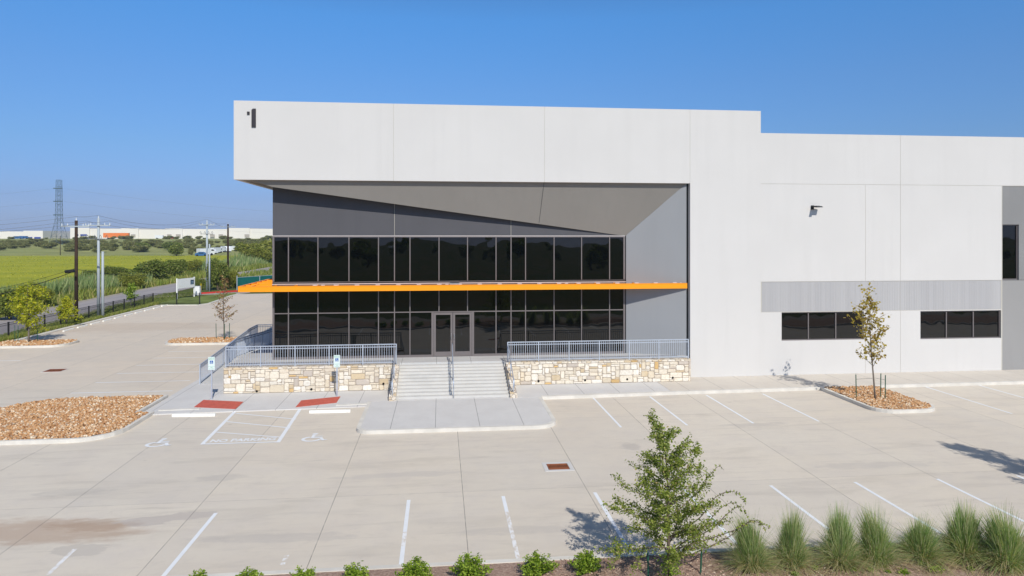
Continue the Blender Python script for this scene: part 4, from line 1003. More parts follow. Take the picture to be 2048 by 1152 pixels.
def wire(a, b, sag, r, label, mat='wire_alu'):
    a = Vector(a); b = Vector(b); pts = []
    for i in range(17):
        s = i / 16; p = a.lerp(b, s); p.z -= sag * 4 * s * (1 - s); pts.append(p)
    return tag(MB().tube(pts, r, 4, cap=False).build('power_line', mat), label, 'cable', 'overhead lines')
OFF = (-62, 66)                       # next pole, out of the frame
for q in (-1, 0, 1):
    dz = .35 if q == 0 else -.2
    nm = {-1: 'left', 0: 'top', 1: 'right'}[q]
    wire((OFF[0] + q, OFF[1], tB1 - .3 + dz), (PB1[0] + 1.2 * q, PB1[1] - .15, tB1 + dz), 1.0, .012, f'overhead wire from the left edge to the {nm} insulator of the near brown pole')
    wire((PB1[0] + 1.2 * q, PB1[1] - .15, tB1 + dz), (PG1[0] + 1.1 * q, PG1[1] - .15, tG1 + dz - .1), .06, .012, f'short overhead wire joining the {nm} insulators of the near brown and grey poles')
    wire((PG1[0] + 1.1 * q, PG1[1] - .15, tG1 + dz - .1), (PG2[0] + 1.0 * q, PG2[1] - .15, tG2 + dz + .0), .9, .013, f'long overhead wire between the {nm} insulators of the two tall grey poles')
    wire((PG2[0] + 1.0 * q, PG2[1] - .15, tG2 + dz + .0), (PB2[0] + 1.4 * q, PB2[1] - .15, tB2 + dz), .5, .015, f'overhead wire from the far grey pole to the {nm} insulator of the far brown pole')
zc = pz(150, 541, PB1[1]); e = pd(-60, 52); wire((*e, pz(-60, 600, e[1])), (*PB1, zc), .25, .03, 'thick black cable dropping from the near brown pole to the left edge', 'wire_black')
wire((*e, pz(-60, 588, e[1])), (*PB1, zc + .25), .2, .014, 'thin black cable just above the thick one left of the near brown pole', 'wire_black')
wire((*PB1, zc + .1), (*PB2, pz(456, 500, PB2[1])), 2.4, .018, 'low cable sagging across the field between the two brown poles', 'wire_black')
p0 = pd(139, 63); tag(MB().tube([(p0[0] - .35, p0[1], zc - .08), (p0[0] - .25, p0[1], zc - .05), (p0[0] + .3, p0[1], zc + .0), (p0[0] + .38, p0[1], zc + .02)], .16, 8).build('splice_case', 'wire_black'), 'black splice case hanging on the thick cable by the near brown pole', 'cable box')
# lattice pylon
def pylon():
    c = pd(118, 430); z0 = float(hgt(*c)); top = pz(118, 360, c[1]); t = thing('lattice_pylon', 'tall steel lattice transmission pylon on the horizon', 'pylon', (*c, z0))
    def wid(z):
        s = (z - z0) / (top - z0); return 4.0 * (1 - s / .38) + 1.5 * (s / .38) if s < .38 else 1.5 - .35 * (s - .38) / .62
    m = MB(); lv = [0, .13, .26, .38, .46, .54, .62, .69, .76, .83, .90, 1.0]; Zs = [z0 + (top - z0) * s for s in lv]
    cs = [(-1, -1), (1, -1), (1, 1), (-1, 1)]
    for i in range(len(Zs) - 1):
        a, b = wid(Zs[i]), wid(Zs[i + 1])
        for k in range(4):
            p = Vector((c[0] + cs[k][0] * a, c[1] + cs[k][1] * a, Zs[i])); q = Vector((c[0] + cs[k][0] * b, c[1] + cs[k][1] * b, Zs[i + 1])); m.tube([p, q], .12, 4)
            k2 = (k + 1) % 4; q2 = Vector((c[0] + cs[k2][0] * b, c[1] + cs[k2][1] * b, Zs[i + 1])); p2 = Vector((c[0] + cs[k2][0] * a, c[1] + cs[k2][1] * a, Zs[i]))
            m.tube([p, q2], .055, 4); m.tube([p2, q], .055, 4); m.tube([q, q2], .055, 4)
    m.build('lattice', 'pylon_steel', t)
    for v in (377, 403, 430):
        z = pz(118, v, c[1]); MB().bar((c[0] - 2.6, c[1] - 1.2, z), (c[0] + 2.6, c[1] - 1.2, z), .8, .6).build('cross_arm', 'pylon_steel', t)
    return c, top
pc, ptop = pylon()
for i, v in enumerate((377, 403, 430)):
    z = pz(118, v, pc[1]); wire((pc[0] - 260, pc[1] + 20, z + 4), (pc[0] - 2.6, pc[1], z), 9, .03, f'{["top", "middle", "lowest"][i]} transmission line running left from the lattice pylon')
    wire((pc[0] + 3, pc[1], z), (pc[0] + 330, pc[1] + 260, z + 4), 14, .03, f'{["top", "middle", "lowest"][i]} transmission line running right from the lattice pylon')

# ================================================================== far warehouses and vehicles
def far_bld(segs, Y, depth, label, mat='far_white', doors=(), wins=()):
    x0, x1 = px(segs[0][0], Y), px(segs[-1][1], Y); zb = float(hgt(x0, Y)) - .5
    t = thing('distant_warehouse', label, 'warehouse', ((x0 + x1) / 2, Y, 0), 'distant warehouses on the horizon')
    for (u0, u1, v, dy) in segs: MB().box(px(u0, Y), px(u1, Y) - .05, Y - dy, Y + depth, zb, pz(u0, v, Y)).build('wall', mat, t)
    for (u0, u1, v0, v1, mt, nm) in list(doors) + list(wins): MB().box(px(u0, Y), px(u1, Y), Y - 1.3, Y - 1.1, pz(u0, v1, Y), pz(u0, v0, Y)).build(nm, mt, t)
YFW = 680
far_bld([(-60, 20, 462.5, 0), (20, 48, 463, .2), (48, 87, 461.5, 1)], YFW, 60, 'pale distant warehouse at the left edge of the horizon', wins=[(52, 66, 474, 477.5, 'far_blue', 'window'), (70, 83, 474, 477.5, 'far_blue', 'window'), (0, 0.5, 470, 478, 'far_door', 'door')])
far_bld([(87, 100, 462, 0), (100, 141.5, 464.5, .5)], YFW + 25, 60, 'grey distant warehouse behind the lattice pylon', 'far_grey')
segs = [(141.5, 180, 455.5, 1), (180, 243, 457.5, 0), (243, 278, 456.5, 1), (278, 331, 458.5, 0), (331, 366, 457, 1), (366, 455, 458, 0), (455, 500, 456, 1), (500, 620, 457.5, 0)]
drs = [(u, u + 9, 468.5, 474.5, 'far_door', 'loading_door') for u in (263, 335, 353, 421, 438, 490)]
far_bld(segs, YFW - 10, 80, 'long white distant warehouse stretching from the near poles to the entrance building', doors=drs, wins=[(151, 158, 468.5, 471.5, 'far_blue', 'window'), (162, 175, 468.5, 471.5, 'far_blue', 'window'), (152, 176, 475.5, 477.5, 'far_blue', 'window')])
def vehicle(kind, u, Y, L, Hh, mat, label, group, rz=0.0):
    x = px(u, Y); z = float(hgt(x, Y)) + (.15 if Y > 400 else 0); t = thing(kind, label, 'truck' if kind != 'parked_car' else 'car', (x, Y, z), group); W = 2.0 if L < 6 else 2.5
    wr = .35 if L < 6 else .5; x0, x1 = x - L / 2, x + L / 2
    if kind == 'parked_car':
        pr = [(0, .35), (1, .35), (1, .75), (.82, .85), (.66, 1), (.32, 1), (.18, .85), (0, .75)]
        poly = [(x0 + a * L, z + .15 + (b - .35) / .65 * Hh * .95) for a, b in pr]
    elif kind == 'trailer': poly = [(x0, z + 1.1), (x1, z + 1.1), (x1, z + Hh), (x0, z + Hh)]
    else: poly = [(x0, z + .5), (x1, z + .5), (x1, z + Hh * .62), (x1 - .18 * L, z + Hh * .7), (x1 - .25 * L, z + Hh), (x0, z + Hh)]
    n = len(poly); MB().add([(a, Y - W / 2, b) for a, b in poly] + [(a, Y + W / 2, b) for a, b in poly], [tuple(range(n)), tuple(range(2 * n - 1, n - 1, -1))] + [(i, n + i, n + (i + 1) % n, (i + 1) % n) for i in range(n)]).build('body', mat, t)
    for f in (.18, .8): 
        xx = x0 + f * L; MB().tube([(xx, Y - W / 2 - .05, z + wr), (xx, Y + W / 2 + .05, z + wr)], wr, 12).build('wheel', 'tyre', t)
    if kind != 'trailer':
        a, b = (.3, .68) if kind == 'parked_car' else (.78, .93); MB().box(x0 + a * L, x0 + b * L, Y - W / 2 - .012, Y - W / 2 - .002, z + Hh * .66, z + Hh * .86).build('side_window', 'vehicle_glass', t)
    t.rotation_euler[2] = rz; return t
for i, (u, Y, L, Hh, lb) in enumerate([(403, 285, 4.6, 1.6, 'leftmost silver blue car of the vehicles parked at the field edge'), (411, 292, 6.5, 2.9, 'tall white truck next to the leftmost car at the field edge'), (423, 318, 5.5, 2.1, 'white truck second in the line at the field edge'),
        (432, 330, 7, 2.6, 'white truck in the middle of the line at the field edge'), (443, 350, 6, 2.2, 'white truck right of the middle of the line at the field edge'), (452, 348, 7, 2.9, 'white truck directly left of the far brown pole'), (464, 366, 6, 2.4, 'rightmost white truck at the field edge, beside the olive trees')]):
    vehicle('parked_car' if i == 0 else 'parked_truck', u, Y, L, Hh, 'car_blue' if i == 0 else 'vehicle_white', lb, 'vehicles parked at the field edge', (.2, .9, -.4, 1.3, .3, -.9, .6)[i])
vehicle('trailer', 233, 600, 20, 5.0, 'trailer_orange', 'long orange trailer parked in front of the white distant warehouse', 'vehicles at the distant warehouses')
vehicle('parked_car', 341, 610, 10, 1.9, 'car_red', 'dark red vehicle in front of the long distant warehouse', 'vehicles at the distant warehouses')
vehicle('parked_truck', 321, 612, 8, 3, 'vehicle_white', 'white van in front of the long distant warehouse', 'vehicles at the distant warehouses')
vehicle('parked_car', 35, 615, 10, 2.2, 'car_blue', 'dark blue vehicle in front of the leftmost distant warehouse', 'vehicles at the distant warehouses')
vehicle('parked_truck', 49, 617, 7, 2.4, 'car_blue', 'blue truck right of the dark blue vehicle by the leftmost warehouse', 'vehicles at the distant warehouses')

# ================================================================== trees and shrubs
def limb_tree(name, label, cat, base, h, trunk_r, specs, rng, leaf, leafm, barkm, fork=0.25, cluster=None, group=None, trunk_lean=(0, 0), stakes=None, nleaf_per_m=120, spread=.10, top_leaf=True, aspect=.55, twigs=3):
    """trunk + explicit limbs; specs: list of (height_frac, azimuth, length, elevation, droop)"""
    t = thing(name, label, cat, base, group); B = Vector(base); tr = MB()
    top = B + Vector((trunk_lean[0], trunk_lean[1], h)); tp = []
    for i in range(9):
        s = i / 8; p = B.lerp(top, s) + Vector((math.sin(s * 5 + base[0]) * .02 * h * s, math.cos(s * 4) * .015 * h * s, 0)); tp.append(p)
    tr.tube(tp, trunk_r, 7, trunk_r * .12)
    def on_trunk(f): i = min(int(f * 8), 7); return tp[i].lerp(tp[i + 1], f * 8 - i)
    C = []
    def along(pts, dens, sp, s0=.15):
        L = sum((pts[i + 1] - pts[i]).length for i in range(len(pts) - 1)); n_ = max(4, int(L * dens))
        for _ in range(n_):
            s = s0 + (1 - s0) * random_() ; k = s * (len(pts) - 1); i = min(int(k), len(pts) - 2); p = pts[i].lerp(pts[i + 1], k - i)
            C.append((p.x + rng.normal() * sp, p.y + rng.normal() * sp, p.z + rng.normal() * sp))
    random_ = rng.random
    def mk(p, az, L, el, droop, n=5):
        pts = [p]; e = el
        for i in range(n):
            d = Vector((math.cos(az) * math.cos(e), math.sin(az) * math.cos(e), math.sin(e))); pts.append(pts[-1] + d * (L / n)); e -= droop / n; az += rng.normal() * .12
        return pts, az
    for (f, az, L, el, dr) in specs:
        p = on_trunk(f); pts, az2 = mk(p, az, L, el, dr); r0 = trunk_r * (1 - f * .8) * .45; tr.tube(pts, r0, 5, r0 * .2); along(pts, nleaf_per_m, spread)
        for k in range(twigs):
            s = rng.uniform(.25, .95); i = int(s * (len(pts) - 1)); q = pts[i]; q2, _ = mk(q, az + rng.choice([-1, 1]) * rng.uniform(.5, 1.1), L * rng.uniform(.2, .45), el + rng.normal() * .35, dr * .5, 3)
            tr.tube(q2, r0 * .35, 4, r0 * .1); along(q2, nleaf_per_m, spread * .8, 0)
    if top_leaf: along(tp[5:], nleaf_per_m * .8, spread)
    tr.build('trunk', barkm, t, True)
    V, Fc = leaves(np.array(C), leaf, rng, .4, .2, aspect); npmesh('crown', V, Fc, leafm, t)
    if stakes:
        for (sx, sy, sh) in stakes: pass
    return t
def stakes_for(t, base, offs, h, mat='stake_green', nm='stake', tie=True):
    for (dx, dy) in offs: MB().tube([(base[0] + dx, base[1] + dy, base[2] - .02), (base[0] + dx * 1.03, base[1] + dy, base[2] + h)], .022, 6).build('tree_stake', mat, t)
    if tie:
        for (dx, dy) in offs[:2]: MB().tube([(base[0] + dx * 1.02, base[1] + dy, base[2] + h * .8), (base[0], base[1], base[2] + h * .86)], .006, 4).build('tie_wire', 'wire_black', t)
# --- foreground elm-like tree
rng = np.random.default_rng(42); fx, fy = gp(1340, 1157, .2); fb = (fx, fy, .2); hT = (pz(1320, 838, fy) - .2) * .955
specs = []
for k in range(34):
    f = .13 + .85 * (k / 33) ** .95; az = k * 2.399 + rng.normal() * .3
    Rm = float(np.interp(f, [.12, .2, .32, .45, .6, .75, .88, 1.0], [1.05, 1.35, 1.45, 1.15, .9, .72, .5, .22])) * rng.uniform(.62, 1.12)
    specs.append((f, az, Rm, rng.uniform(.0, .45) + f * .45, rng.uniform(-.1, .4)))
for (f, az, L, el, dr) in ((.2, 3.2, 1.55, .12, .1), (.34, 3.05, 1.5, .35, .2), (.47, 3.2, 1.25, .5, .2), (.6, 2.9, 1.0, .6, .1), (.62, .1, .95, .45, .2), (.76, .05, .85, .45, .3), (.92, 2.8, .62, .95, -.2), (.26, .0, 1.4, .2, .2)):
    specs.append((f, az, L, el, dr))
ft = limb_tree('young_elm_tree', 'leafy young elm with arching side shoots in the near mulch bed', 'tree', fb, hT, .045, specs, rng, .056, 'leaf_elm', 'bark', nleaf_per_m=185, spread=.055, trunk_lean=(-.16, 0), twigs=5)
stakes_for(ft, fb, [(-.47, .12), (.78, .15)], .55, tie=False)
# long arching side shoots with paired leaves
C = []; m = MB()
for (pts, dy) in (([(1395, 985), (1418, 955), (1440, 935), (1453, 945)], .1), ([(1400, 1035), (1430, 998), (1465, 985), (1490, 1000), (1498, 1018)], -.1), ([(1410, 1050), (1440, 1020), (1470, 1008), (1492, 1030)], .25),
                  ([(1420, 1060), (1455, 1030), (1485, 1015), (1500, 1040)], -.3), ([(1450, 1078), (1490, 1050), (1520, 1048), (1550, 1062)], .0), ([(1400, 1075), (1440, 1085), (1475, 1095)], .15), ([(1470, 1060), (1505, 1042), (1530, 1055), (1537, 1072)], -.2)):
    P3 = [Vector((px(u, fy + dy), fy + dy + .04 * i_, pz(u, v, fy + dy))) for i_, (u, v) in enumerate(pts)]; base_ = Vector((fx, fy, P3[0].z - .5)); P3 = [base_.lerp(P3[0], .1)] + P3
    cv = []
    for i_ in range(len(P3) - 1):
        a0, a1, a2, a3 = P3[max(i_ - 1, 0)], P3[i_], P3[i_ + 1], P3[min(i_ + 2, len(P3) - 1)]
        for q in range(6):
            t_s = q / 6; cv.append(.5 * ((2 * a1) + (a2 - a0) * t_s + (2 * a0 - 5 * a1 + 4 * a2 - a3) * t_s ** 2 + (3 * a1 - a0 - 3 * a2 + a3) * t_s ** 3))
    m.tube(cv, .012, 5, .003)
    for i_ in range(len(cv) - 1):
        d_ = cv[i_ + 1] - cv[i_]; n_ = max(1, int(d_.length / .022))
        for q in range(n_):
            p_ = cv[i_] + d_ * (q / n_)
            C.append((p_.x + rng.normal() * .012, p_.y + rng.normal() * .03, p_.z + rng.choice([-1, 1]) * .026))
m.build('side_shoot', 'bark', ft, True); V, Fc = leaves(np.array(C), .068, rng, .2, .2, .65); npmesh('crown', V, Fc, 'leaf_elm', ft)
# low sucker growth
rng2 = np.random.default_rng(4); V, Fc = leaves(np.stack([fx + rng2.normal(size=500) * .12, fy + rng2.normal(size=500) * .12, .25 + rng2.random(500) * .5], 1), .055, rng2); npmesh('crown', V, Fc, 'leaf_shrub', ft)
place_copy(ft, (21.6, 15.2, .2), 2.0, (1.55, 1.55, 2.25), 'large tree beyond the right edge that shades the right-hand bays')
# --- island maple
rng = np.random.default_rng(7); mx, my = gp(1750, 797, .15); mb_ = (mx, my, .15); hM = (pz(1735, 585, my) - .15) * .97
specs = []
for k in range(26):
    f = .30 + .6 * k / 25; az = k * 2.399; specs.append((f, az, (1.55 - 1.1 * abs(f - .5)) * rng.uniform(.6, 1.1), rng.uniform(.55, 1.15), rng.uniform(-.4, .2)))
mt = limb_tree('young_maple_tree', 'slim young maple with sparse olive leaves in the rock island before the white wall', 'tree', mb_, hM, .045, specs, rng, .13, 'leaf_maple', 'bark_grey', nleaf_per_m=17, spread=.09, aspect=.8, twigs=3, trunk_lean=(-.35, 0))
stakes_for(mt, mb_, [(-.86, .15), (.42, -.15), (.46, .25)], 1.15)
# --- yellow trees and dry tree on the left
rng = np.random.default_rng(9); b_ = (*gp(57, 686, .1), .1); hh = pz(60, 572, b_[1])
specs = [(.22 + .7 * k / 29, k * 2.399, (1.75 - 1.2 * abs(.4 - k / 29)) * rng.uniform(.7, 1.1), rng.uniform(.1, .8), rng.uniform(0, .5)) for k in range(30)]
yt = limb_tree('young_oak_tree', 'yellow-green young tree in the far left rock island before the fence', 'tree', b_, hh, .07, specs, rng, .17, 'leaf_yellow', 'bark_grey', nleaf_per_m=30, spread=.14, twigs=4)
stakes_for(yt, b_, [(-1.1, .3), (-.6, -.2), (.5, .2)], 1.3, tie=False)
rng = np.random.default_rng(10); b_ = (*gp(133, 653), 0); hh = pz(133, 594, b_[1])
specs = [(.28 + .65 * k / 23, k * 2.399, (1.15 - .9 * k / 23) * rng.uniform(.75, 1.1), rng.uniform(.1, .6), .3) for k in range(24)]
limb_tree('young_oak_tree', 'small bright yellow tree behind the black fence next to the brown pole', 'tree', b_, hh, .07, specs, rng, .17, 'leaf_yellow', 'bark_grey', nleaf_per_m=55, spread=.13, twigs=4)
rng = np.random.default_rng(12); b_ = (*gp(262, 613), 0); hh = pz(262, 568, b_[1])
specs = [(.3 + .65 * k / 19, k * 2.399, (.95 - .6 * k / 19) * rng.uniform(.7, 1.1), rng.uniform(.2, .8), .2) for k in range(20)]
limb_tree('young_oak_tree', 'small green-yellow tree behind the black fence left of the board sign', 'tree', b_, hh, .06, specs, rng, .18, 'leaf_shrub', 'bark_grey', nleaf_per_m=45, spread=.13, twigs=3)
rng = np.random.default_rng(13); b_ = (*gp(448, 680, .1), .1); hh = pz(448, 560, b_[1])
specs = [(.28 + .68 * k / 25, k * 2.399, (1.3 - .95 * k / 25) * rng.uniform(.6, 1.1), rng.uniform(.3, .9), .2) for k in range(26)]
dt = limb_tree('young_oak_tree', 'sparse brown-leaved young tree in the rock island behind the ramp', 'tree', b_, hh, .05, specs, rng, .13, 'leaf_dry', 'bark_grey', nleaf_per_m=17, spread=.10, twigs=3)
stakes_for(dt, b_, [(-.6, .1), (.35, .15), (.1, -.2)], 1.25, tie=False)

# --- near shrubs
def shrub_proto(seed, r, h):
    rg_ = np.random.default_rng(seed); C = []; st = MB()
    for k in range(34):
        a = rg_.random() * 6.28; e = rg_.uniform(.45, 1.5); L = h * rg_.uniform(.75, 1.1) * (1 - .25 * (1.57 - e)); tip = np.array([math.cos(a) * math.cos(e) * L * r / h * 1.5, math.sin(a) * math.cos(e) * L * r / h * 1.5, math.sin(e) * L])
        st.tube([(0, 0, 0), tuple(tip * .5 + np.array([0, 0, .04])), tuple(tip)], .006, 4, .002)
        n_ = 60; s = rg_.random(n_) ** .6; C.append(tip[None] * s[:, None] + rg_.normal(size=(n_, 3)) * .035)
    C = np.concatenate(C); C = C[C[:, 2] > .02]; return st, C, rg_
shr = []
for i, (u, v, sc) in enumerate([(395, 1144, .92), (497, 1140, 1.0), (607, 1136, .95), (712, 1130, 1.05), (830, 1118, 1.05), (940, 1112, 1.2), (1075, 1107, 1.1), (1173, 1103, 1.05)]):
    Y = 15.55; X = px(u, Y); g = 'clipped green shrubs in the near bed'
    where = ['leftmost, barely showing at the bottom edge', 'second from the left at the bottom edge', 'third from the left at the bottom edge', 'fourth from the left, below the worn line', 'fifth from the left, at the end of a white bay line', 'largest of the row, below the storm drain', 'seventh from the left, at the worn bay line', 'nearest the elm tree shadow'][i]
    hs = max(.25, pz(u, v, Y) - .2); s = sc
    if i < 3:
        t = thing('round_shrub', 'bright green shrub, ' + where, 'shrub', (0, 0, 0), g); st, C, rg_ = shrub_proto(60 + i, .42, .62)
        st.build('stem', 'bark', t); V, Fc = leaves(C, .062, rg_, .3, .1, .6); npmesh('foliage', V, Fc, 'leaf_shrub', t); shr.append(t)
        t.location = (X, Y, .2)
    else: t = place_copy(shr[i % 3], (X, Y, .2), i * 1.3, 1.0, 'bright green shrub, ' + where)
    t.scale = (s, s, hs / .62); t.rotation_euler[2] = i * 1.3
# --- ornamental grass clumps
gcl = []
glab = ['tall feathery grass clump overlapping the elm shoots', 'narrow pointed tall grass clump, second right of the elm', 'pale green tall grass clump with a low skirt, third right of the elm', 'dark dense tall grass clump in the middle of the grass row', 'short tan-streaked grass clump behind the small weeds', 'broad green grass clump second from the right edge', 'large tan-skirted grass clump at the right edge of the photo']
for i, (u, vb, vt, wsc) in enumerate([(1502, 1138, 1030, .95), (1583, 1132, 1018, .85), (1680, 1132, 1018, .95), (1752, 1128, 1016, .95), (1842, 1118, 1034, 1.0), (1930, 1116, 1012, 1.15), (2012, 1135, 1018, 1.2)]):
    z0 = .2; X, Y = gp(u, vb, z0); hC = pz(u, vt, Y) - z0; g = 'ornamental grass clumps in the near bed'
    if i in (0, 1, 3, 4):
        t = thing('grass_clump', glab[i], 'grass clump', (0, 0, 0), g); r_ = np.random.default_rng(80 + i)
        V1, F1 = blades(r_, 1300, 0, 0, .125, 1.12, .0052, .13, curve=.4, segs=4); V2, F2 = blades(r_, 1300, 0, 0, .2, .78, .0048, .62, curve=1.0, segs=4); V3, F3 = blades(r_, 420, 0, 0, .14, 1.2, .002, .2, curve=.3, segs=4)
        V1[:, 0] += r_.uniform(-.24, -.04) * V1[:, 2] ** 2; V, Fc = cat_([(V1, F1), (V2, F2), (V3, F3)]); npmesh('green_blades', V, Fc, 'blade_green', t)
        V, Fc = blades(r_, 1000 if i != 3 else 600, 0, 0, .22, .74, .0045, .85, curve=1.3, segs=4); npmesh('dry_blades', V, Fc, 'blade_tan', t); gcl.append(t); t.location = (X, Y, z0)
    else: t = place_copy(gcl[i % len(gcl)], (X, Y, z0), 0, 1, glab[i])
    t.scale = (wsc * 1.35, wsc * 1.35, hC * 1.04); t.rotation_euler[2] = i * 2.1
# extend row out of frame to the right (seen in reflections)
# small weeds
r_ = np.random.default_rng(90)
for i, (u, v, s) in enumerate([(1630, 1137, .5), (1705, 1140, .6), (1741, 1143, .55), (1775, 1146, .5), (1808, 1149, 1.1), (1870, 1143, 1.3), (1845, 1130, .7), (1880, 1126, .7), (1915, 1126, .7), (1942, 1141, .6), (1955, 1124, .6), (1590, 1150, .6)]):
    X, Y = gp(u, v, .22); n_ = 190; a = r_.random(n_) * 6.28; rr = .14 * s * r_.random(n_); C = np.stack([X + np.cos(a) * rr, Y + np.sin(a) * rr, .23 + r_.random(n_) * .09 * s], 1)
    V, Fc = leaves(C, .045, r_, .4, .3, .6); o = npmesh('small_weed', V, Fc, 'leaf_shrub'); tag(o, ['tiny weed under the pale grass clump', 'small weed between the pale and dark grass clumps', 'small weed at the foot of the dark grass clump', 'tiny weed right of the dark grass clump', 'broad low weed at the bottom edge below the tan-streaked clump', 'largest leafy weed at the bottom edge below the tan-streaked clump', 'small weed just below the tan-streaked grass clump', 'small weed right of the tan-streaked grass clump foot', 'small weed left of the broad grass clump foot', 'small weed below the broad grass clump', 'tiny weed between the two rightmost grass clumps', 'tiny weed at the bottom edge left of the pale clump'][i], 'weed', 'low weeds on the mulch')

# --- roadside brush (mass) : tall weeds and reeds
def brush(rngs, n, poly_x, y0, y1, h, wid, mat, name, zf=None, lean=.35):
    r_ = np.random.default_rng(rngs); y = y0 + (y1 - y0) * r_.random(n) ** 1.0; xa, xb = poly_x; x = xa(y) + (xb(y) - xa(y)) * r_.random(n)
    k = .6 + .8 * (np.sin(x * .35 + np.sin(y * .11) * 2) * np.sin(y * .19 + x * .07) * .5 + .5); hh = h * k * r_.uniform(.6, 1.15, n)
    th = r_.random(n) * np.pi; lx, ly = r_.normal(size=n) * lean * hh, r_.normal(size=n) * lean * hh; w_ = wid * (1 + y / 120); z = hgt(x, y)
    V = np.empty((n, 4, 3)); wx, wy = np.cos(th) * w_, np.sin(th) * w_
    V[:, 0] = np.stack([x - wx, y - wy, z], 1); V[:, 1] = np.stack([x + wx, y + wy, z], 1)
    V[:, 2] = np.stack([x + lx + wx * .15, y + ly + wy * .15, z + hh], 1); V[:, 3] = np.stack([x + lx * .5 - wx * .9, y + ly * .5 - wy * .9, z + hh * .55], 1)
    return tag(npmesh(name, V.reshape(-1, 3), np.arange(n * 4).reshape(n, 4), mat), kind='stuff')
roadl = lambda y: np.interp(y, [20, 45, 62, 85, 110, 140, 180, 230, 300], [-37.4, -39.9, -42.1, -44.3, -45.1, -44.9, -44.1, -42, -34])
brush(31, 34000, (lambda y: roadl(y) - 15 - 4 * np.sin(y * .05), lambda y: roadl(y) + .2), 42, 300, 1.0, .05, 'weed_green', 'roadside_weeds')
brush(32, 9000, (lambda y: roadl(y) - 9, lambda y: roadl(y) - 2), 60, 118, 2.0, .06, 'reed_green', 'roadside_reeds', lean=.18)
brush(36, 7000, (lambda y: roadl(y) - 12, lambda y: roadl(y) - 3), 150, 290, 2.6, .06, 'reed_green', 'far_reeds', lean=.18)
brush(33, 15000, (lambda y: 0 * y - 33.0, lambda y: 0 * y - 32.5), 42, 83, .35, .02, 'weed_green', 'fence_weeds')
brush(34, 14000, (lambda y: roadl(y) + 6.6, lambda y: 0 * y - 33.2), 45, 100, .16, .025, 'leaf_bush', 'verge_grass')
brush(35, 8000, (lambda y: 0 * y - 190, lambda y: roadl(y) - 14), 60, 300, .18, .05, 'field_blade', 'field_grass', lean=.5)
brush(37, 9000, (lambda y: roadl(y) + 6.0, lambda y: 0 * y - 12), 112, 200, 1.2, .06, 'weed_green', 'east_verge_weeds')

# --- shrubs and small trees as things
protos = []
def bush_proto(seed, mat, n, leaf, lobes, shell=.5):
    r_ = np.random.default_rng(seed); C = lobes_cloud(r_, n, lobes, shell); C = C[C[:, 2] > 0]; V, Fc = leaves(C, leaf, r_, .5, .1, .7); return V, Fc
def lobeset(r_, n, R0, H0):
    L = []
    for k in range(n):
        a = r_.random() * 6.28; d = R0 * .62 * math.sqrt(r_.random()); s = r_.uniform(.32, .55); L.append((math.cos(a) * d, math.sin(a) * d, H0 * r_.uniform(.28, .72), R0 * s, R0 * s, H0 * r_.uniform(.2, .34)))
    return L
BP = {}
def bush(mat, var, u, v, wpx, hpx, label, group, cat='bush', name='wild_bush', zt=None):
    """place a bush whose foot stands at pixel (u,v), wpx wide and hpx high"""
    d = H * F / (v - V0)
    for _ in range(30):
        X, Y = pd(u, d); d = .5 * d + .5 * (H - float(hgt(X, Y))) * F / (v - V0)
    X, Y = pd(u, d); Z = float(hgt(X, Y)); w_ = wpx * d / F; h_ = hpx * d / F; key = (mat, var, d > 220)
    if key not in BP:
        r_ = np.random.default_rng(hash((len(mat), var)) % 1000 + var); far = d > 220
        V, Fc = bush_proto(var * 7 + 1, mat, 3200 if far else 13000, .085 if far else .05, lobeset(r_, 13, .5, 1.0)); 
        t = thing(name, label, cat, (0, 0, 0), group); npmesh('foliage', V, Fc, mat, t)
        st = MB()
        for k in range(5): a = k * 1.26; st.tube([(0, 0, -.05), (math.cos(a) * .12, math.sin(a) * .12, .3), (math.cos(a) * .25, math.sin(a) * .25, .6)], .02, 4, .006)
        st.build('stem', 'bark', t); BP[key] = t; t.location = (X, Y, Z)
    else: t = place_copy(BP[key], (X, Y, Z), 0, 1, label); t['group'] = group; t.name = name; t['category'] = cat
    t.scale = (w_, w_ * .9, h_); t.rotation_euler[2] = random.Random(u * 7 + v).uniform(-.6, .6); return t
gr = 'wild bushes along the road'
for (mat, var, u, v, w_, h_, lab) in [
    ('leaf_bush', 1, 20, 640, 75, 72, 'big dark green bush at the left edge behind the yellow tree'),
    ('leaf_olive', 2, 70, 615, 70, 50, 'olive bush between the left edge and the small yellow tree'),
    ('leaf_bush', 3, 178, 577, 40, 36, 'dark bush just left of the near grey pole across the road'),
    ('leaf_bush', 2, 232, 562, 60, 30, 'low bush right of the near grey stub pole'),
    ('leaf_bush', 1, 300, 563, 80, 50, 'tallest bush of the thicket across the road left of the board sign'),
    ('leaf_olive', 3, 262, 578, 55, 34, 'pale bush in front of the thicket left of the board sign'),
    ('leaf_bush', 3, 350, 556, 60, 36, 'bush at the right end of the thicket above the board sign'),
    ('leaf_olive', 1, 385, 548, 45, 30, 'olive bush between the thicket and the far grey pole'),
    ('leaf_bush', 2, 436, 580, 48, 60, 'dense dark green bush at the foot of the far grey pole'),
    ('leaf_bush', 1, 428, 560, 30, 50, 'upright dark bush rising behind the far grey pole foot'),
    ('leaf_olive', 2, 466, 577, 34, 36, 'green bush between the pole bush and the green screen fence'),
    ('leaf_bush', 3, 399, 580, 26, 22, 'small round bush behind the white cabinet'),
    ('leaf_olive', 2, 520, 530, 60, 36, 'pale bush beside the road next to the building edge'),
    ('leaf_olive', 3, 500, 517, 64, 34, 'broad yellow-olive tree clump right of the far brown pole'),
    ('leaf_olive', 1, 536, 514, 60, 38, 'tall yellow-olive tree clump touching the building edge')]: bush(mat, var, u, v, w_, h_, lab, gr)
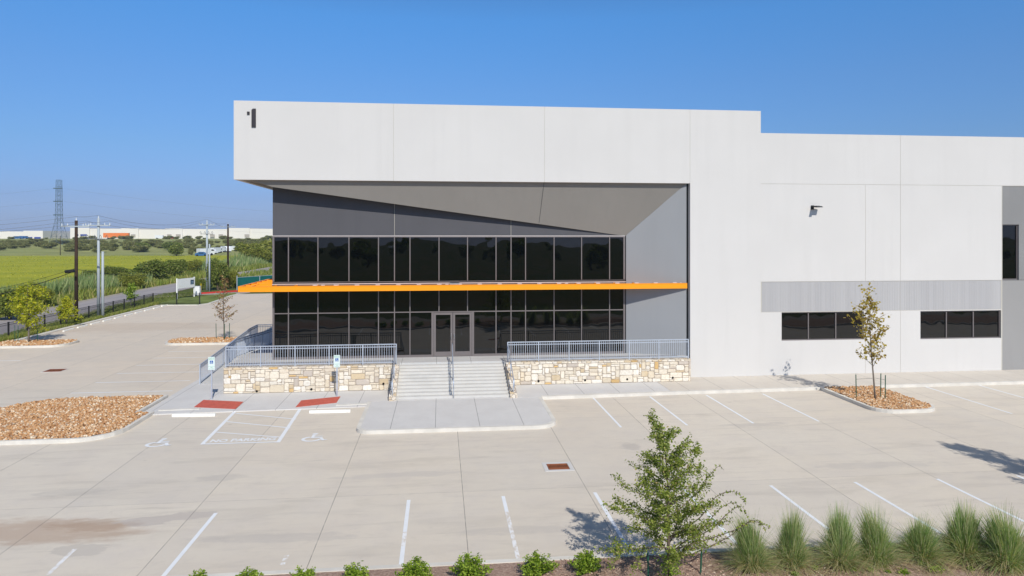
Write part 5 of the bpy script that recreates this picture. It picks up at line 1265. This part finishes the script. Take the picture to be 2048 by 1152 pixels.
bush('leaf_bush', 1, 353, 512, 34, 30, 'round dark green tree standing alone in the middle of the field', 'trees in the far field', 'tree', 'field_tree')
bush('leaf_bush', 2, 285, 503, 34, 18, 'dark spreading tree left of the lone round tree in the field', 'trees in the far field', 'tree', 'field_tree')
bush('leaf_far', 2, 258, 500, 26, 18, 'dark tree at the far left end of the field tree group', 'trees in the far field', 'tree', 'field_tree')
bush('leaf_bush', 3, 340, 500, 34, 16, 'low dark tree behind the lone round tree', 'trees in the far field', 'tree', 'field_tree')
bush('leaf_far', 1, 382, 510, 12, 10, 'very small bush right of the lone round tree', 'trees in the far field', 'bush', 'field_bush')
rr = random.Random(5)
for k in range(190):
    u = rr.uniform(-20, 560); v = 480 + 17 * rr.random() ** 1.25 if rr.random() < .85 else 497 + 8 * rr.random(); s = rr.uniform(.5, 1.3) * (1 + (v - 480) / 22)
    bush('leaf_far', rr.choice([1, 2, 3]), u, v, 15 * s, 5.8 * s, 'low scrub bush on the green slope below the distant warehouses', 'scrub on the far slope')
# --- land behind the camera (mirrored in the dark glass)
rr = random.Random(15)
for k in range(95):
    X, Y = rr.uniform(-230, 260), rr.uniform(-340, -120); s = rr.uniform(3.5, 7.5)
    src = BP.get(('leaf_bush', rr.choice([1, 2, 3]), True)) or BP[('leaf_bush', 1, True)]
    t = place_copy(src, (X, Y, float(hgt(X, Y))), rr.uniform(0, 6), (s * 1.1, s * 1.1, s * .9), 'dark meadow tree mirrored in the tinted entrance glass'); t.name = 'meadow_tree'; t['category'] = 'tree'; t['group'] = 'meadow trees mirrored in the glass'

# ================================================================== air
hz = MB().box(-2500, 2500, -2500, 2500, -2, 75).build('haze', 'far_white')
hm = bpy.data.materials.new('haze_air'); hm.use_nodes = True; n_ = hm.node_tree.nodes; n_.clear()
vo = n_.new('ShaderNodeOutputMaterial'); vp = n_.new('ShaderNodeVolumePrincipled'); vp.inputs['Color'].default_value = (.72, .82, .95, 1); vp.inputs['Density'].default_value = HAZE
hm.node_tree.links.new(vp.outputs[0], vo.inputs['Volume']); hz.data.materials.clear(); hz.data.materials.append(hm); tag(hz, kind='stuff')
